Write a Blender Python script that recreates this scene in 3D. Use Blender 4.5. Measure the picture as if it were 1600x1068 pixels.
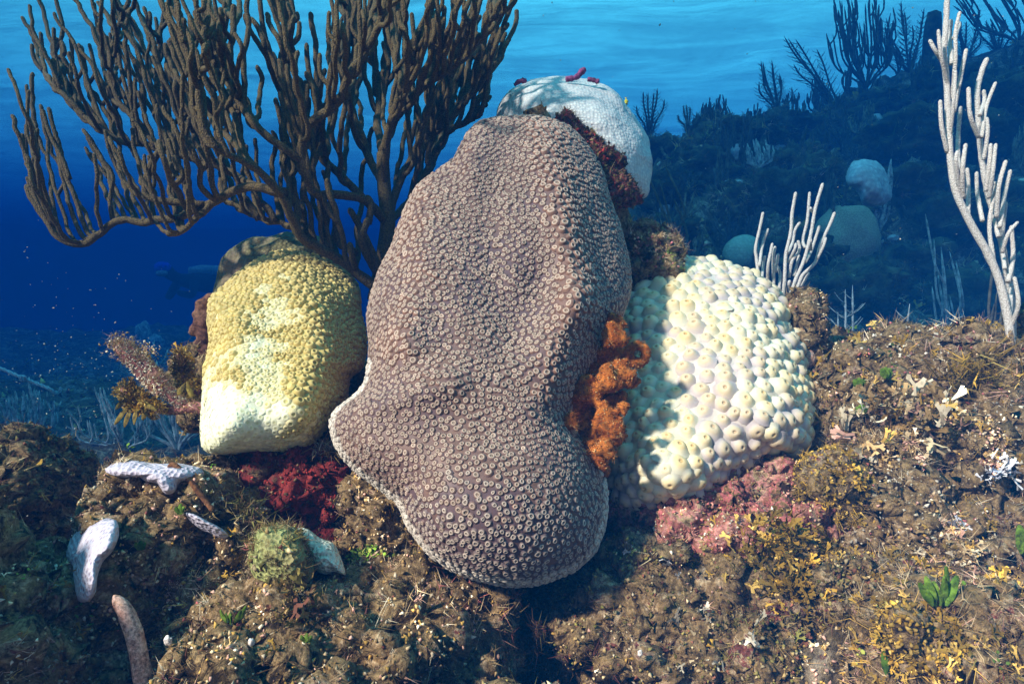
import bpy, bmesh, math, random
import numpy as np
from mathutils import Matrix, Vector, kdtree
from mathutils.bvhtree import BVHTree

for _o in list(bpy.data.objects):
    bpy.data.objects.remove(_o)
scene = bpy.context.scene
col = scene.collection
R = math.radians
rng = np.random.default_rng(7)
random.seed(7)

# ------------------------------------------------------------------ camera
F, CU, CV, PITCH = 953.0, 800.0, 534.0, R(6)
cam = bpy.data.cameras.new('camera')
cam.sensor_width = 36.0
cam.lens = 36.0 * F / 1600.0
cam.clip_start = 0.01
cam.clip_end = 400
camo = bpy.data.objects.new('camera', cam)
col.objects.link(camo)
camo.location = (0, 0, 0)
camo.rotation_euler = (R(90) - PITCH, 0, 0)
scene.camera = camo

# ------------------------------------------------------------------ sky, sun, exposure
SUN_EL, SUN_AZ = R(37), R(54)          # the light comes over the viewer's left shoulder
world = bpy.data.worlds.new('World')
scene.world = world
world.use_nodes = True
wn = world.node_tree
bg = wn.nodes['Background']
sky = wn.nodes.new('ShaderNodeTexSky')
sky.sky_type = 'NISHITA'
sky.sun_disc = False
sky.sun_elevation = SUN_EL
sky.sun_rotation = R(180) + SUN_AZ
sky.air_density = 1.0
sky.dust_density = 0.3
sky.ozone_density = 3.0
wn.links.new(sky.outputs[0], bg.inputs[0])
bg.inputs[1].default_value = 0.05
sl = bpy.data.lights.new('sun', 'SUN')
sl.energy = 5.0
sl.angle = R(4)
sl.color = (1.0, 0.80, 0.61)
so = bpy.data.objects.new('sun', sl)
col.objects.link(so)
SUN_D = Vector((math.sin(SUN_AZ) * math.cos(SUN_EL), math.cos(SUN_AZ) * math.cos(SUN_EL), -math.sin(SUN_EL)))
so.rotation_euler = SUN_D.to_track_quat('-Z', 'Y').to_euler()
so.location = (-2, -4, 5)
vs = scene.view_settings
vs.view_transform = 'Standard'
vs.look = 'None'
vs.gamma = 1
vs.use_curve_mapping = False
vs.exposure = 1.28
cy = scene.cycles
cy.use_denoising = True
cy.max_bounces = 5
cy.diffuse_bounces = 3
cy.glossy_bounces = 2
cy.transmission_bounces = 2
cy.volume_bounces = 1
cy.transparent_max_bounces = 8
cy.caustics_reflective = False
cy.caustics_refractive = False
HAZE_DENSITY = 0.45
HAZE_COLOR = (0.001, 0.028, 0.098)
HAZE_ABSORB = (0.30, 0.44, 0.70)
HAZE_TOP = 3.1

# ------------------------------------------------------------------ helpers
CP, SP = math.cos(PITCH), math.sin(PITCH)


def P(u, v, d):
    """pixel of the photograph + distance along the view axis -> world"""
    u = np.asarray(u, float); v = np.asarray(v, float); d = np.asarray(d, float)
    xc = (u - CU) / F * d
    yc = -(v - CV) / F * d
    return np.stack([xc + 0 * d, d * CP + yc * SP, -d * SP + yc * CP], -1)


def ss(x, a, b):
    t = np.clip((np.asarray(x, float) - a) / (b - a), 0, 1)
    return t * t * (3 - 2 * t)


def _hash(i, j, k, seed):
    h = (i.astype(np.int64) * 374761393 + j.astype(np.int64) * 668265263 + k.astype(np.int64) * 2147483647 + seed * 144665) & 0xFFFFFFFF
    h = ((h ^ (h >> 13)) * 1274126177) & 0xFFFFFFFF
    h = ((h ^ (h >> 16)) * 2246822519) & 0xFFFFFFFF
    h = h ^ (h >> 15)
    return (h & 0xFFFFFF) / float(0xFFFFFF) * 2 - 1


def vnoise(p, seed=0):
    p = np.asarray(p, float)
    i = np.floor(p).astype(np.int64)
    f = p - i
    f = f * f * f * (f * (f * 6 - 15) + 10)
    out = 0
    for dx in (0, 1):
        for dy in (0, 1):
            for dz in (0, 1):
                w = (f[..., 0] if dx else 1 - f[..., 0]) * (f[..., 1] if dy else 1 - f[..., 1]) * (f[..., 2] if dz else 1 - f[..., 2])
                out = out + w * _hash(i[..., 0] + dx, i[..., 1] + dy, i[..., 2] + dz, seed)
    return out


def fbm(p, octv=4, seed=0, gain=0.5, ridged=False):
    p = np.asarray(p, float)
    a, s, out = 1.0, 1.0, 0
    for o in range(octv):
        n = vnoise(p * s + 17.3 * o, seed + o)
        out = out + a * ((1 - 2 * np.abs(n)) if ridged else n)
        a *= gain; s *= 2.03
    return out


def make_mesh(name, V, Fs, C=None, smooth=True):
    """V (n,3), Fs list of (m,k) index arrays, C (n,3) vertex colours"""
    me = bpy.data.meshes.new(name)
    V = np.ascontiguousarray(V, dtype=np.float32)
    if not isinstance(Fs, (list, tuple)):
        Fs = [Fs]
    Fs = [np.asarray(f, dtype=np.int32) for f in Fs if len(f)]
    loops = np.concatenate([f.ravel() for f in Fs])
    tot = np.concatenate([np.full(len(f), f.shape[1], np.int32) for f in Fs])
    start = np.concatenate([[0], np.cumsum(tot)[:-1]]).astype(np.int32)
    me.vertices.add(len(V)); me.vertices.foreach_set('co', V.ravel())
    me.loops.add(len(loops)); me.loops.foreach_set('vertex_index', loops)
    me.polygons.add(len(tot)); me.polygons.foreach_set('loop_start', start); me.polygons.foreach_set('loop_total', tot)
    if smooth:
        me.polygons.foreach_set('use_smooth', np.ones(len(tot), bool))
    me.update(calc_edges=True)
    me.validate()
    if C is not None:
        a = me.color_attributes.new('Col', 'FLOAT_COLOR', 'POINT')
        cc = np.ones((len(V), 4), np.float32); cc[:, :3] = C
        a.data.foreach_set('color', cc.ravel())
    return me


def obj(name, me, mat=None, parent=None, kind=None):
    o = bpy.data.objects.new(name, me)
    col.objects.link(o)
    if mat is not None and me is not None and not me.materials:
        me.materials.append(mat)
    if parent is not None:
        o.parent = parent
    if kind:
        o['kind'] = kind
    return o


def tag(o, label, cat, group=None):
    o['label'] = label
    o['category'] = cat
    if group:
        o['group'] = group
    return o


def empty(name, loc=(0, 0, 0)):
    o = bpy.data.objects.new(name, None)
    o.empty_display_size = 0.05
    o.location = loc
    col.objects.link(o)
    return o


def thing(name, label, cat, group=None, loc=(0, 0, 0)):
    return tag(empty(name, loc), label, cat, group)


def child(name, me, mat, parent, kind=None):
    """part whose mesh is in world coordinates, under a thing that may stand at its base"""
    o = obj(name, me, mat, parent, kind)
    root = parent
    off = Vector((0, 0, 0))
    while root is not None:
        off += root.location
        root = root.parent
    o.location = -off
    return o


# ------------------------------------------------------------------ materials
def node_mat(name):
    m = bpy.data.materials.new(name)
    m.use_nodes = True
    nt = m.node_tree
    b = nt.nodes['Principled BSDF']
    return m, nt, b


def mat_vcol(name, rough=0.6, nscale=60, namt=0.25, bump=0.3, bscale=200, spec=0.3, bdist=0.001, tl=0.0):
    m, nt, b = node_mat(name)
    at = nt.nodes.new('ShaderNodeVertexColor'); at.layer_name = 'Col'
    tc = nt.nodes.new('ShaderNodeTexCoord')
    n = nt.nodes.new('ShaderNodeTexNoise'); n.inputs['Scale'].default_value = nscale; n.inputs['Detail'].default_value = 4
    nt.links.new(tc.outputs['Object'], n.inputs['Vector'])
    mr = nt.nodes.new('ShaderNodeMapRange')
    mr.inputs['From Min'].default_value = 0.25; mr.inputs['From Max'].default_value = 0.75
    mr.inputs['To Min'].default_value = 1 - namt; mr.inputs['To Max'].default_value = 1 + namt
    nt.links.new(n.outputs['Fac'], mr.inputs['Value'])
    mx = nt.nodes.new('ShaderNodeVectorMath'); mx.operation = 'SCALE'
    nt.links.new(at.outputs['Color'], mx.inputs[0]); nt.links.new(mr.outputs[0], mx.inputs['Scale'])
    nt.links.new(mx.outputs[0], b.inputs['Base Color'])
    b.inputs['Roughness'].default_value = rough
    b.inputs['Specular IOR Level'].default_value = spec
    if bump:
        n2 = nt.nodes.new('ShaderNodeTexNoise'); n2.inputs['Scale'].default_value = bscale; n2.inputs['Detail'].default_value = 3
        nt.links.new(tc.outputs['Object'], n2.inputs['Vector'])
        bp = nt.nodes.new('ShaderNodeBump'); bp.inputs['Strength'].default_value = bump; bp.inputs['Distance'].default_value = bdist
        nt.links.new(n2.outputs['Fac'], bp.inputs['Height']); nt.links.new(bp.outputs[0], b.inputs['Normal'])
    return m


def mat_cells(name, c_hi, c_lo, scale, bump, bdist, rough=0.6, mottle=None, nscale=12, invert=False, wide=0.65):
    """small crowded bumps or pits (polyps too small to build)"""
    m, nt, b = node_mat(name)
    tc = nt.nodes.new('ShaderNodeTexCoord')
    vo = nt.nodes.new('ShaderNodeTexVoronoi'); vo.inputs['Scale'].default_value = scale
    vo.inputs['Randomness'].default_value = 0.7
    nt.links.new(tc.outputs['Object'], vo.inputs['Vector'])
    cr = nt.nodes.new('ShaderNodeValToRGB')
    cr.color_ramp.elements[0].position = 0.05; cr.color_ramp.elements[0].color = (*c_hi, 1)
    cr.color_ramp.elements[1].position = wide; cr.color_ramp.elements[1].color = (*c_lo, 1)
    nt.links.new(vo.outputs['Distance'], cr.inputs[0])
    out = cr.outputs[0]
    if mottle:
        n = nt.nodes.new('ShaderNodeTexNoise'); n.inputs['Scale'].default_value = nscale; n.inputs['Detail'].default_value = 6
        nt.links.new(tc.outputs['Object'], n.inputs['Vector'])
        r2 = nt.nodes.new('ShaderNodeValToRGB')
        r2.color_ramp.elements[0].position = 0.48; r2.color_ramp.elements[0].color = (0, 0, 0, 1)
        r2.color_ramp.elements[1].position = 0.68; r2.color_ramp.elements[1].color = (1, 1, 1, 1)
        nt.links.new(n.outputs['Fac'], r2.inputs[0])
        mx = nt.nodes.new('ShaderNodeMix'); mx.data_type = 'RGBA'
        nt.links.new(r2.outputs[0], mx.inputs['Factor']); nt.links.new(out, mx.inputs['A']); mx.inputs['B'].default_value = (*mottle, 1)
        out = mx.outputs['Result']
    nt.links.new(out, b.inputs['Base Color'])
    b.inputs['Roughness'].default_value = rough
    b.inputs['Specular IOR Level'].default_value = 0.3
    bp = nt.nodes.new('ShaderNodeBump'); bp.inputs['Strength'].default_value = bump; bp.inputs['Distance'].default_value = bdist
    bp.invert = not invert
    nt.links.new(vo.outputs['Distance'], bp.inputs['Height']); nt.links.new(bp.outputs[0], b.inputs['Normal'])
    return m


def mat_rock(name, cols, scale=9.0, fine=70.0, bump=0.7, bdist=0.006):
    """mottled encrusted rock: several colours broken up by noise"""
    m, nt, b = node_mat(name)
    tc = nt.nodes.new('ShaderNodeTexCoord')
    n = nt.nodes.new('ShaderNodeTexNoise'); n.inputs['Scale'].default_value = scale; n.inputs['Detail'].default_value = 8; n.inputs['Roughness'].default_value = 0.72
    n.inputs['Distortion'].default_value = 0.6
    nt.links.new(tc.outputs['Object'], n.inputs['Vector'])
    cr = nt.nodes.new('ShaderNodeValToRGB')
    el = cr.color_ramp.elements
    k = len(cols)
    while len(el) < k:
        el.new(0.5)
    for i, c in enumerate(cols):
        el[i].position = 0.37 + 0.27 * i / max(k - 1, 1)
        el[i].color = (*c, 1)
    nt.links.new(n.outputs['Fac'], cr.inputs[0])
    n2 = nt.nodes.new('ShaderNodeTexNoise'); n2.inputs['Scale'].default_value = fine; n2.inputs['Detail'].default_value = 6; n2.inputs['Roughness'].default_value = 0.75
    nt.links.new(tc.outputs['Object'], n2.inputs['Vector'])
    mr = nt.nodes.new('ShaderNodeMapRange'); mr.inputs['From Min'].default_value = 0.36; mr.inputs['From Max'].default_value = 0.64
    mr.inputs['To Min'].default_value = 0.25; mr.inputs['To Max'].default_value = 1.75
    nt.links.new(n2.outputs['Fac'], mr.inputs['Value'])
    mx = nt.nodes.new('ShaderNodeVectorMath'); mx.operation = 'SCALE'
    nt.links.new(cr.outputs[0], mx.inputs[0]); nt.links.new(mr.outputs[0], mx.inputs['Scale'])
    nt.links.new(mx.outputs[0], b.inputs['Base Color'])
    b.inputs['Roughness'].default_value = 0.85
    b.inputs['Specular IOR Level'].default_value = 0.2
    bp = nt.nodes.new('ShaderNodeBump'); bp.inputs['Strength'].default_value = bump; bp.inputs['Distance'].default_value = bdist
    nt.links.new(n2.outputs['Fac'], bp.inputs['Height']); nt.links.new(bp.outputs[0], b.inputs['Normal'])
    return m


M_POLYP = mat_vcol('living_coral_tissue', 0.55, 90, 0.2, 0.35, 700, 0.35, 0.0006)
M_TURF = mat_vcol('algae_turf', 0.8, 25, 0.3, 0, spec=0.15)
M_ROD = mat_cells('brown_sea_rod', (0.21, 0.152, 0.048), (0.055, 0.037, 0.012), 460, 1.0, 0.0016, 0.75)
M_WHITE_ROD = mat_cells('bleached_sea_rod', (0.86, 0.83, 0.76), (0.48, 0.44, 0.38), 520, 1.0, 0.0013, 0.6)
M_FAR_ROD = mat_rock('far_soft_coral', [(0.05, 0.045, 0.03), (0.12, 0.11, 0.07)], 6, 30, 0.2)
M_FAR_MID = mat_rock('far_olive_soft_coral', [(0.12, 0.12, 0.07), (0.24, 0.22, 0.13)], 6, 30, 0.2)
M_FAR_PALE = mat_rock('far_pale_soft_coral', [(0.30, 0.33, 0.30), (0.5, 0.52, 0.46)], 6, 30, 0.2)
M_GROUND = mat_rock('reef_ground', [(0.014, 0.010, 0.006), (0.05, 0.036, 0.018), (0.12, 0.085, 0.04), (0.07, 0.05, 0.02), (0.20, 0.15, 0.09), (0.32, 0.26, 0.18), (0.14, 0.07, 0.05)], 9, 90, 0.9, 0.01)
M_ROCK = mat_rock('encrusted_rock', [(0.015, 0.009, 0.005), (0.09, 0.055, 0.022), (0.27, 0.185, 0.09), (0.15, 0.10, 0.04), (0.21, 0.135, 0.065), (0.36, 0.28, 0.17), (0.16, 0.05, 0.04)], 26, 150, 1.0, 0.004)
M_PINK = mat_rock('pink_coralline_rock', [(0.05, 0.025, 0.015), (0.22, 0.14, 0.06), (0.44, 0.12, 0.13), (0.24, 0.12, 0.06), (0.46, 0.20, 0.18), (0.34, 0.26, 0.14), (0.16, 0.10, 0.04)], 22, 130)
M_RED = mat_rock('red_encrusted_rock', [(0.015, 0.004, 0.004), (0.10, 0.012, 0.010), (0.22, 0.028, 0.022), (0.13, 0.02, 0.02), (0.13, 0.09, 0.05)], 16, 110)

#--STRUCTURE
# ------------------------------------------------------------------ the setting
def ground_z(x, y, fine=True):
    x = np.asarray(x, float); y = np.asarray(y, float)
    p = np.stack([x, y, 0 * x], -1)
    ridge = -1.05 + 2.05 * ss(x, -1.6, 1.7) + 1.15 * ss(x, 2.0, 6.0)
    f = ss(y, 1.5, 6.6)
    far = -0.66 * (1 - f) + ridge * f
    lump = 0.30 * fbm(p * 0.75, 3, 3) + 0.16 * fbm(p * 2.3, 3, 9, ridged=True)
    far = far + lump * ss(y, 1.3, 3.5) * (0.35 + 0.65 * ss(x, -2.5, 0.5))
    near_r = -0.47 + 0.29 * ss(y, 0.40, 1.10)
    near_r = near_r + 0.075 * fbm(p * 5.5, 4, 21)
    near_l = -0.56 + 0.03 * fbm(p * 5, 3, 22)
    near = near_l + (near_r - near_l) * ss(x, 0.02, 0.22)
    w = ss(y, 1.12, 1.55)
    z = near * (1 - w) + far * w
    if fine:
        z = z + (0.020 * fbm(p * 20, 4, 31, ridged=True) + 0.022 * fbm(p * 11, 3, 33)) * (1 - ss(y, 0.8, 3.5)) + 0.05 * fbm(p * 7, 3, 32) * ss(y, 1.2, 3)
    return z


def hit(u, v, off=0.0):
    """where the ray through a pixel meets the sea bed"""
    d = P(u, v, 1.0)
    t = np.linspace(0.35, 16, 3000)
    q = d[None, :] * t[:, None]
    below = q[:, 2] < ground_z(q[:, 0], q[:, 1], False)
    k = int(np.argmax(below)) if below.any() else 1200
    return Vector(q[k])


def crest(u):
    """sky line of the far slope at a picture column: pixel row and point"""
    t = np.linspace(2.5, 9, 260)
    x = (u - CU) / F * t
    # points on the slope along that column's vertical plane
    zz = ground_z(x, t, False)
    x = (u - CU) / F * (t * CP - zz * SP)
    zz = ground_z(x, t, False)
    el = zz / t
    k = int(np.argmax(el))
    return Vector((x[k], t[k], zz[k]))


def grid_faces(n, m):
    a = np.arange(n * m).reshape(n, m)
    return np.stack([a[:-1, :-1].ravel(), a[:-1, 1:].ravel(), a[1:, 1:].ravel(), a[1:, :-1].ravel()], -1)


nx, ny = 360, 320
tx = np.linspace(-1, 1, nx); gx = 0.25 + 0.62 * np.sinh(tx * 3.6)
ty = np.linspace(0, 1, ny); gy = -0.2 + 0.62 * np.sinh(ty * 3.65)
X, Y = np.meshgrid(gx, gy)
V = np.stack([X, Y, ground_z(X, Y)], -1).reshape(-1, 3)
GROUND = obj('seabed', make_mesh('seabed', V, grid_faces(ny, nx)), M_GROUND, kind='structure')

# rippled underside of the sea surface, high over the reef
m, nt, b = node_mat('sea_surface')
nt.nodes.remove(b)
outn = nt.nodes['Material Output']
tr = nt.nodes.new('ShaderNodeBsdfTransparent'); tr.inputs[0].default_value = (0.16, 0.70, 1.0, 1)
tl = nt.nodes.new('ShaderNodeBsdfTranslucent'); tl.inputs[0].default_value = (0.12, 0.86, 1.0, 1)
tc = nt.nodes.new('ShaderNodeTexCoord')
mp = nt.nodes.new('ShaderNodeMapping'); mp.inputs['Rotation'].default_value = (0, 0, R(-20)); mp.inputs['Scale'].default_value = (0.55, 1.5, 1)
nt.links.new(tc.outputs['Object'], mp.inputs[0])
nz = nt.nodes.new('ShaderNodeTexNoise'); nz.inputs['Scale'].default_value = 0.45; nz.inputs['Detail'].default_value = 4; nz.inputs['Roughness'].default_value = 0.5; nz.inputs['Distortion'].default_value = 0.8
nt.links.new(mp.outputs[0], nz.inputs['Vector'])
bp = nt.nodes.new('ShaderNodeBump'); bp.inputs['Strength'].default_value = 0.5; bp.inputs['Distance'].default_value = 0.4
nt.links.new(nz.outputs['Fac'], bp.inputs['Height']); nt.links.new(bp.outputs[0], tl.inputs['Normal'])
# narrow bright lines of focused light, painted in by noise, dimmer between
mp2 = nt.nodes.new('ShaderNodeMapping'); mp2.inputs['Rotation'].default_value = (0, 0, R(-14)); mp2.inputs['Scale'].default_value = (0.35, 0.8, 1)
nt.links.new(tc.outputs['Object'], mp2.inputs[0])
nz2 = nt.nodes.new('ShaderNodeTexNoise'); nz2.inputs['Scale'].default_value = 1.0; nz2.inputs['Detail'].default_value = 5; nz2.inputs['Roughness'].default_value = 0.6; nz2.inputs['Distortion'].default_value = 0.5
nt.links.new(mp2.outputs[0], nz2.inputs['Vector'])
sb = nt.nodes.new('ShaderNodeMath'); sb.operation = 'SUBTRACT'; sb.inputs[1].default_value = 0.5
ab = nt.nodes.new('ShaderNodeMath'); ab.operation = 'ABSOLUTE'
nt.links.new(nz2.outputs['Fac'], sb.inputs[0]); nt.links.new(sb.outputs[0], ab.inputs[0])
mr = nt.nodes.new('ShaderNodeMapRange'); mr.inputs['From Min'].default_value = 0.0; mr.inputs['From Max'].default_value = 0.10
mr.inputs['To Min'].default_value = 1.0; mr.inputs['To Max'].default_value = 0.74
nt.links.new(ab.outputs[0], mr.inputs['Value'])
ms = nt.nodes.new('ShaderNodeMixShader')
nt.links.new(mr.outputs[0], ms.inputs[0]); nt.links.new(tr.outputs[0], ms.inputs[1]); nt.links.new(tl.outputs[0], ms.inputs[2])
nt.links.new(ms.outputs[0], outn.inputs['Surface'])
M_SURF = m
wx = np.linspace(-34, 40, 120); wy = np.linspace(-1.0, 46, 150)
X, Y = np.meshgrid(wx, wy)
pp = np.stack([X * 0.5 + Y * 0.18, Y * 1.0 - X * 0.2, 0 * X], -1)
Z = HAZE_TOP + 0.55 + 0.07 * fbm(pp * 0.9, 3, 77)
obj('water_surface', make_mesh('water_surface', np.stack([X, Y, Z], -1).reshape(-1, 3), grid_faces(150, 120)), M_SURF, kind='structure')

# the blue water itself
hm = bpy.data.materials.new('sea_water'); hm.use_nodes = True
hn = hm.node_tree
for n in list(hn.nodes):
    if n.type != 'OUTPUT_MATERIAL':
        hn.nodes.remove(n)
pv = hn.nodes.new('ShaderNodeVolumePrincipled')
pv.inputs['Color'].default_value = (*HAZE_COLOR, 1)
pv.inputs['Absorption Color'].default_value = (*HAZE_ABSORB, 1)
pv.inputs['Density'].default_value = HAZE_DENSITY
pv.inputs['Anisotropy'].default_value = -0.35
hn.links.new(pv.outputs[0], hn.nodes['Material Output'].inputs['Volume'])
bm = bmesh.new()
bmesh.ops.create_cube(bm, size=1.0)
me = bpy.data.meshes.new('haze'); bm.to_mesh(me); bm.free()
hz = obj('haze', me, hm, kind='stuff')
x0, x1, y0, y1, z0, z1 = -30, 32, -0.45, 34, -3.0, HAZE_TOP
hz.scale = (x1 - x0, y1 - y0, z1 - z0)
hz.location = ((x0 + x1) / 2, (y0 + y1) / 2, (z0 + z1) / 2)
hz['label'] = 'clear blue sea water filling the whole scene'
# ------------------------------------------------------------------ shape helpers
def spline(pts, n, closed=False):
    """Catmull-Rom through points (k,dim) resampled to n points by length"""
    p = np.asarray(pts, float)
    if closed:
        q = np.concatenate([p[-1:], p, p[:2]])
    else:
        q = np.concatenate([2 * p[:1] - p[1:2], p, 2 * p[-1:] - p[-2:-1]])
    out = []
    t = np.linspace(0, 1, 14, endpoint=False)[:, None]
    for i in range(1, len(q) - 2):
        a, b_, c, d = q[i - 1], q[i], q[i + 1], q[i + 2]
        out.append(0.5 * (2 * b_ + (c - a) * t + (2 * a - 5 * b_ + 4 * c - d) * t ** 2 + (-a + 3 * b_ - 3 * c + d) * t ** 3))
    out = np.concatenate(out + [q[len(q) - 2:len(q) - 1]])
    s = np.concatenate([[0], np.cumsum(np.linalg.norm(np.diff(out, axis=0), axis=1))])
    w = np.linspace(0, s[-1], n)
    return np.stack([np.interp(w, s, out[:, k]) for k in range(p.shape[1])], -1)


def poly_dist(u, v, line):
    """distance in px from points to a polyline"""
    line = np.asarray(line, float)
    best = np.full(np.shape(u), 1e9)
    for a, b_ in zip(line[:-1], line[1:]):
        ab = b_ - a
        t = np.clip(((u - a[0]) * ab[0] + (v - a[1]) * ab[1]) / (ab @ ab + 1e-9), 0, 1)
        best = np.minimum(best, np.hypot(u - a[0] - t * ab[0], v - a[1] - t * ab[1]))
    return best


class Relief:
    """a rounded solid whose outline is known: real distance, bulge to the front and to the back"""

    def __init__(self, outline, c, depth, front, back, ridges=(), na=220, nr=80, p=2.4, rough=0.0, rscale=30, seed=1):
        self.depth = depth if callable(depth) else (lambda u, v: depth + 0 * u)
        out = spline(outline, 900, True)
        ang = np.arctan2(out[:, 1] - c[1], out[:, 0] - c[0])
        rad = np.hypot(out[:, 1] - c[1], out[:, 0] - c[0])
        th = np.linspace(-math.pi, math.pi, na, endpoint=False)
        k = np.argsort(ang)
        Rt = np.interp(th, ang[k], rad[k], period=2 * math.pi)
        rf = np.sin(np.linspace(0.0, math.pi / 2, nr))
        rf[0] = 0.004
        rb = rf[::-1][1:]
        rr = np.concatenate([rf, rb])
        side = np.concatenate([np.ones(nr), -np.ones(nr - 1)])
        u = c[0] + rr[:, None] * Rt[None, :] * np.cos(th)[None, :]
        v = c[1] + rr[:, None] * Rt[None, :] * np.sin(th)[None, :]
        bulge = np.sqrt(np.clip(1 - rr ** p, 0, 1))
        rid = np.zeros_like(u)
        for line, width, amp in ridges:
            rid = rid + amp * np.exp(-(poly_dist(u, v, line) / width) ** 2)
        d = self.depth(u, v)
        d = np.where(side[:, None] > 0, d - front * bulge[:, None] - rid * (1 - rr[:, None] ** 8), d + back * bulge[:, None])
        self.u, self.v, self.ridge, self.side, self.rr = u, v, rid, side, rr
        V = P(u, v, d)
        if rough:
            q = V.reshape(-1, 3) * rscale
            n = fbm(q, 4, seed).reshape(u.shape)
            dirn = V - P(np.array(c[0]), np.array(c[1]), self.depth(np.array(c[0], float), np.array(c[1], float)) + 0.3 * back)
            dirn = dirn / (np.linalg.norm(dirn, axis=-1, keepdims=True) + 1e-9)
            V = V + dirn * (rough * n)[..., None]
        self.V = V
        nrg, na_ = u.shape
        a = np.arange(nrg * na_).reshape(nrg, na_)
        b_ = np.roll(a, -1, axis=1)
        self.F = np.stack([a[:-1].ravel(), a[1:].ravel(), b_[1:].ravel(), b_[:-1].ravel()], -1)
        # normals
        e1 = V[self.F.reshape(-1, 4) // na_, self.F % na_]
        n = np.cross(e1[:, 2] - e1[:, 0], e1[:, 3] - e1[:, 1])
        self.area = np.linalg.norm(n, axis=1) / 2
        fn = n / (np.linalg.norm(n, axis=1, keepdims=True) + 1e-12)
        cen = V.reshape(-1, 3).mean(0)
        if ((e1.mean(1) - cen) * fn).sum(1).mean() < 0:
            fn = -fn
            self.F = self.F[:, ::-1]
        self.fn = fn

    def mesh(self, name, C=None):
        return make_mesh(name, self.V.reshape(-1, 3), self.F, None if C is None else C.reshape(-1, 3))

    def sample(self, n, keep=None, seed=0):
        """random points on the surface: pos, normal, (u,v), ridge"""
        r = np.random.default_rng(seed)
        na_ = self.u.shape[1]
        f = self.F
        w = self.area.copy()
        ring = f[:, 0] // na_
        if keep is not None:
            w = w * keep(ring)
        idx = r.choice(len(f), n, p=w / w.sum())
        s, t = r.random(n), r.random(n)
        W = np.stack([(1 - s) * (1 - t), s * (1 - t), s * t, (1 - s) * t], -1)
        q = f[idx]
        g = lambda arr: (arr.reshape(-1)[q] * W).sum(1)
        pos = (self.V.reshape(-1, 3)[q] * W[..., None]).sum(1)
        return pos, self.fn[idx], g(self.u), g(self.v), g(self.ridge), ring[idx]


def pack(pos, spacing, relax=9, seed=0):
    """even packing: pick candidate indices no closer than their spacing, then relax"""
    n = len(pos)
    cell = float(spacing.min())
    key = np.floor(pos / cell).astype(int)
    span = int(math.ceil(float(spacing.max()) / cell))
    grid = {}
    chosen = []
    for i in range(n):
        k = tuple(key[i]); s2 = spacing[i] ** 2; ok = True
        for dx in range(-span, span + 1):
            for dy in range(-span, span + 1):
                for dz in range(-span, span + 1):
                    for j in grid.get((k[0] + dx, k[1] + dy, k[2] + dz), ()):
                        dd = pos[i] - pos[j]
                        if dd @ dd < s2:
                            ok = False; break
                    if not ok: break
                if not ok: break
            if not ok: break
        if ok:
            grid.setdefault(k, []).append(i); chosen.append(i)
    chosen = np.array(chosen)
    ca = kdtree.KDTree(n)
    for i in range(n):
        ca.insert(pos[i], i)
    ca.balance()
    for _ in range(relax):
        kt = kdtree.KDTree(len(chosen))
        for a, i in enumerate(chosen):
            kt.insert(pos[i], a)
        kt.balance()
        own = np.array([kt.find(q)[1] for q in pos])
        cnt = np.bincount(own, minlength=len(chosen))
        cen = np.stack([np.bincount(own, pos[:, k], len(chosen)) for k in range(3)], -1) / np.maximum(cnt, 1)[:, None]
        chosen = np.array(sorted({ca.find(c)[1] for c in cen}))
    return chosen


def gap(pos, k=5):
    """mean distance to the nearest neighbours"""
    kt = kdtree.KDTree(len(pos))
    for i, q in enumerate(pos):
        kt.insert(q, i)
    kt.balance()
    return np.array([np.mean([h[2] for h in kt.find_n(q, k + 1)][1:]) for q in pos])


def frames(nrm, spin):
    """rotation matrices (n,3,3) with z along nrm"""
    n = nrm / (np.linalg.norm(nrm, axis=1, keepdims=True) + 1e-9)
    ref = np.where(np.abs(n[:, 2:3]) > 0.9, np.array([[1.0, 0, 0]]), np.array([[0, 0, 1.0]]))
    x = np.cross(ref, n); x /= np.linalg.norm(x, axis=1, keepdims=True) + 1e-9
    y = np.cross(n, x)
    c, s = np.cos(spin)[:, None], np.sin(spin)[:, None]
    return np.stack([x * c + y * s, -x * s + y * c, n], -1)


def stamp(tV, tF, tC, pos, nrm, scale, tint, spin=None, seed=0):
    """copies of one template joined into arrays; tint (n,3) multiplies template colours (or None)"""
    n = len(pos)
    r = np.random.default_rng(seed)
    if spin is None:
        spin = r.random(n) * 2 * math.pi
    Rm = frames(nrm, spin)
    sc = np.asarray(scale, float)
    if sc.ndim == 1:
        sc = np.repeat(sc[:, None], 3, 1)
    V = np.einsum('nij,nkj->nki', Rm, tV[None] * sc[:, None, :]) + pos[:, None, :]
    k = len(tV)
    Fs = [(f[None] + (np.arange(n) * k)[:, None, None]).reshape(-1, f.shape[1]) for f in tF]
    C = tC[None] * (np.ones((n, 1, 3)) if tint is None else tint[:, None, :])
    return V.reshape(-1, 3), Fs, C.reshape(-1, 3)


def merge(parts):
    Vs, Fd, Cs, off = [], {}, [], 0
    for V, Fs, C in parts:
        for f in Fs:
            Fd.setdefault(f.shape[1], []).append(f + off)
        Vs.append(V); Cs.append(C); off += len(V)
    return np.concatenate(Vs), [np.concatenate(f) for f in Fd.values()], np.concatenate(Cs)


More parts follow.
